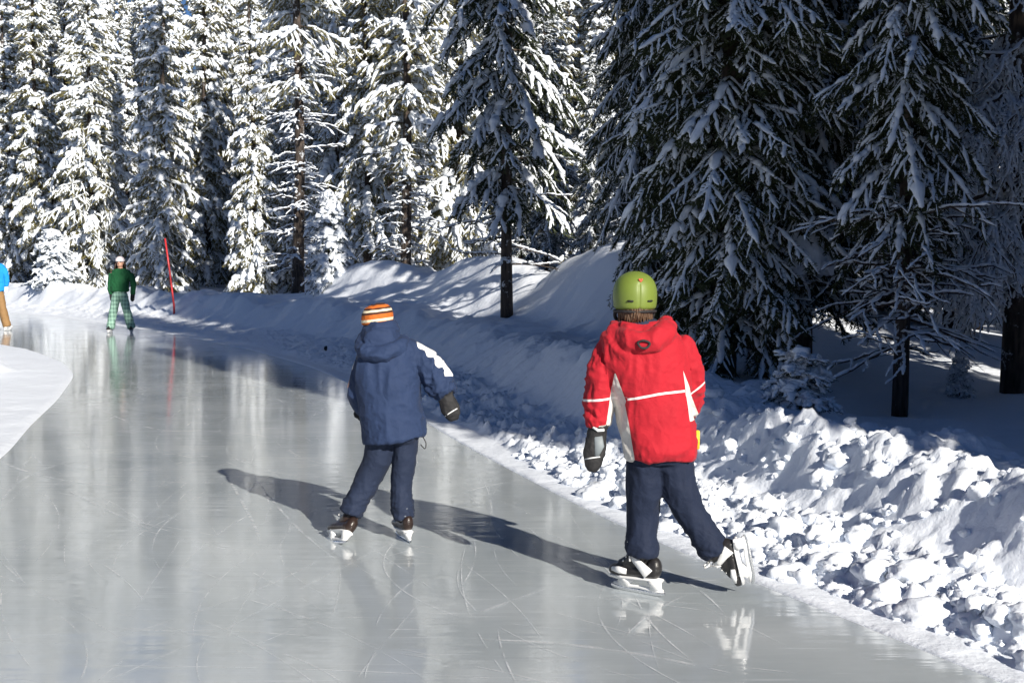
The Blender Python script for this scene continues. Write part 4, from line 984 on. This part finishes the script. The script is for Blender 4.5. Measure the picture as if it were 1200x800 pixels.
# --- distant skaters
def far_person(px, py, Y, label, jk, pants, feet, shoulders, hips, hem, arms, headc, hr, face, hat, hair, plaid=False, glove=M_glove, toes=((-.1, -1, 0), (.1, -1, 0)), white_boot=False, leg_w=5.5):
    f = Fig(px, py, Y, label); L_ = f.L; k = f.s
    o, c, h = body(f, headc, hr, face, (headc[0], shoulders[0] - 2), (px, hips), [[(a[0][0], a[0][1], 0), (a[1][0], a[1][1], 0), (a[2][0], a[2][1], 0)] for a in arms], [[(px + s_ * 3.5, hips + 2, 0), ((px + s_ * 3.5 + q[0]) / 2, (hips + q[1]) / 2, .02 * -face), (q[0], q[1] - 6, 0)] for s_, q in zip((-1, 1), feet)])
    mb = MB(); cx_ = (shoulders[1] + shoulders[2]) / 2; w_ = (shoulders[2] - shoulders[1]) / 2
    f.torso(mb, [(shoulders[0] - 2, cx_ - 3.5, cx_ + 3.5, 3.5), (shoulders[0], cx_ - w_ * .8, cx_ + w_ * .8, 5), (shoulders[0] + 4, cx_ - w_, cx_ + w_, 6), ((shoulders[0] + hem) / 2, px - w_ * .85, px + w_ * .85, 6.5), (hem - 2, px - w_ * .88, px + w_ * .88, 6.8), (hem, px - w_ * .82, px + w_ * .82, 6)])
    for a in arms: f.limb(mb, [(*p, 0) for p in a], [3.3, 3.2, 2.5])
    me = fuse(mb, 'jacket', .012, 3); fold(me, .010, 8, 3); f.add('jacket', me, cloth_mat(jk[0], jk[1]))
    mb = MB(); f.torso(mb, [(hips - 6, px - 7, px + 7, 5.5), (hips + 1, px - 7.6, px + 7.6, 5.8), (hips + 6, px - 7, px + 7, 5)])
    for s_, q in zip((-1, 1), feet): f.limb(mb, [(px + s_ * 3.6, hips + 2, 0), ((px + s_ * 4 + q[0]) / 2, (hips + q[1]) / 2, -.02), (q[0], q[1] - 5, 0)], [leg_w - .4, leg_w - .9, leg_w - .8])
    me = fuse(mb, 'trousers', .012, 3); fold(me, .008, 8, 5); f.add('trousers', me, pants)
    for a in arms:
        e = L_(*a[2], 0); d = Vector(L_(*a[2], 0)) - Vector(L_(*a[1], 0)); d.normalize()
        mb = MB(); mb.tube([Vector(e) - d * .02, Vector(e) + d * .06, Vector(e) + d * .13, Vector(e) + d * .17], [(.05, .04), (.052, .035), (.05, .032), (.02, .02)], 10, True, (0, 1, 0)); mb.tube([Vector(e) + d * .03, Vector(e) + d * .09 + Vector((.04, -.02, 0))], [.022, .016], 8)
        f.add('glove', fuse(mb, 'glove', .01, 2), glove)
    for q, t_ in zip(feet, toes): skate(f, L_(q[0], q[1] - .16 * k, 0), t_, (0, 0, 1), 1.05, M_whiteplastic if white_boot else M_black, False)
    if hat:
        mb = MB(); mb.loft([(c.x, c.y, c.z + h * z_, h * r_, h * r_ * 1.1) for z_, r_ in ((.10, .84), (.25, .88), (.6, .86), (.95, .62), (1.12, .3), (1.16, .1))], 20, 2.1); f.add('knitted_hat', modded(mb.mesh('knitted_hat'), ('SUBSURF', dict(levels=2, render_levels=2))), simple('hat_wool_%d' % int(px + 50), hat, .9, .2, 40, .5, 90))
    if hair:
        mb = MB(); r = random.Random(2)
        for j in range(120):
            a = (math.pi * r.uniform(-.02, 1.02)) * (-face); x_ = math.cos(a) * h * .78; y_ = math.sin(a) * h * .8; ln = h * r.uniform(1.7, 2.3)
            mb.tube([c + Vector((x_, y_, h * .3)), c + Vector((x_ * 1.15, y_ * 1.1, -h * .5)), c + Vector((x_ * 1.45, y_ * .9 - .02, -ln))], [.018, .022, .008], 5)
        f.add('hair', mb.mesh('hair'), hair_mat('dark_hair', hair))
        mb = MB()
        for sx in (-1, 1): mb.ball(c + Vector((sx * h * .27, face * h * .74, h * .14)), (h * .2, h * .1, h * .13), 10)
        f.add('sunglasses', mb.mesh('sunglasses'), M_glove)
    return f
def plaid_mat():
    m, n, b = mat('green_plaid_cloth'); L = n.links.new; tc = node(n, 'ShaderNodeTexCoord'); sp = node(n, 'ShaderNodeSeparateXYZ'); L(tc.outputs['Object'], sp.inputs[0])
    cur = None
    for ax_, fr in (('X', 15), ('Z', 11)):
        mm = node(n, 'ShaderNodeMath', operation='MULTIPLY'); mm.inputs[1].default_value = fr; L(sp.outputs[ax_], mm.inputs[0])
        fr_ = node(n, 'ShaderNodeMath', operation='FRACT'); L(mm.outputs[0], fr_.inputs[0]); lt = node(n, 'ShaderNodeMath', operation='LESS_THAN'); lt.inputs[1].default_value = .36; L(fr_.outputs[0], lt.inputs[0])
        if cur is None: cur = lt.outputs[0]
        else:
            ad = node(n, 'ShaderNodeMath', operation='ADD'); L(cur, ad.inputs[0]); L(lt.outputs[0], ad.inputs[1]); hf = node(n, 'ShaderNodeMath', operation='MULTIPLY'); hf.inputs[1].default_value = .5; L(ad.outputs[0], hf.inputs[0]); cur = hf.outputs[0]
    mx = node(n, 'ShaderNodeMix', data_type='RGBA'); mx.inputs[6].default_value = (.30, .50, .40, 1); mx.inputs[7].default_value = (.09, .18, .15, 1); L(cur, mx.inputs[0]); L(mx.outputs[2], b.inputs['Base Color']); b.inputs['Roughness'].default_value = .8
    return m
far_person(141, 390, 29.6, 'person in a green jacket and pale plaid trousers standing on skates', ('green_jacket_cloth', (.008, .085, .030)), plaid_mat(), ((129, 390), (154, 390)), (317, 131, 155), 343, 342,
           (((132, 321), (129.5, 333), (131, 345)), ((154, 321), (157, 333), (156, 345))), (142, 308, 0), 6.3, -1, (.75, .68, .70), (.035, .018, .012))
far_person(-4, 386, 30.5, 'person in an azure jacket and tan trousers skating at the left edge of the view', ('azure_jacket_cloth', (.01, .26, .72)), simple('tan_trouser_cloth', (.26, .15, .06), .8, .1, 12), ((-14, 386), (8, 386)), (309, -15, 8), 340, 340,
           (((-13, 314), (-17, 326), (-17, 338)), ((6, 314), (8.5, 325), (8, 334))), (-4, 299, 0), 6.5, 1, (.05, .05, .06), None, glove=M_whiteplastic, toes=((-.2, 1, 0), (.3, 1, 0)), white_boot=True)
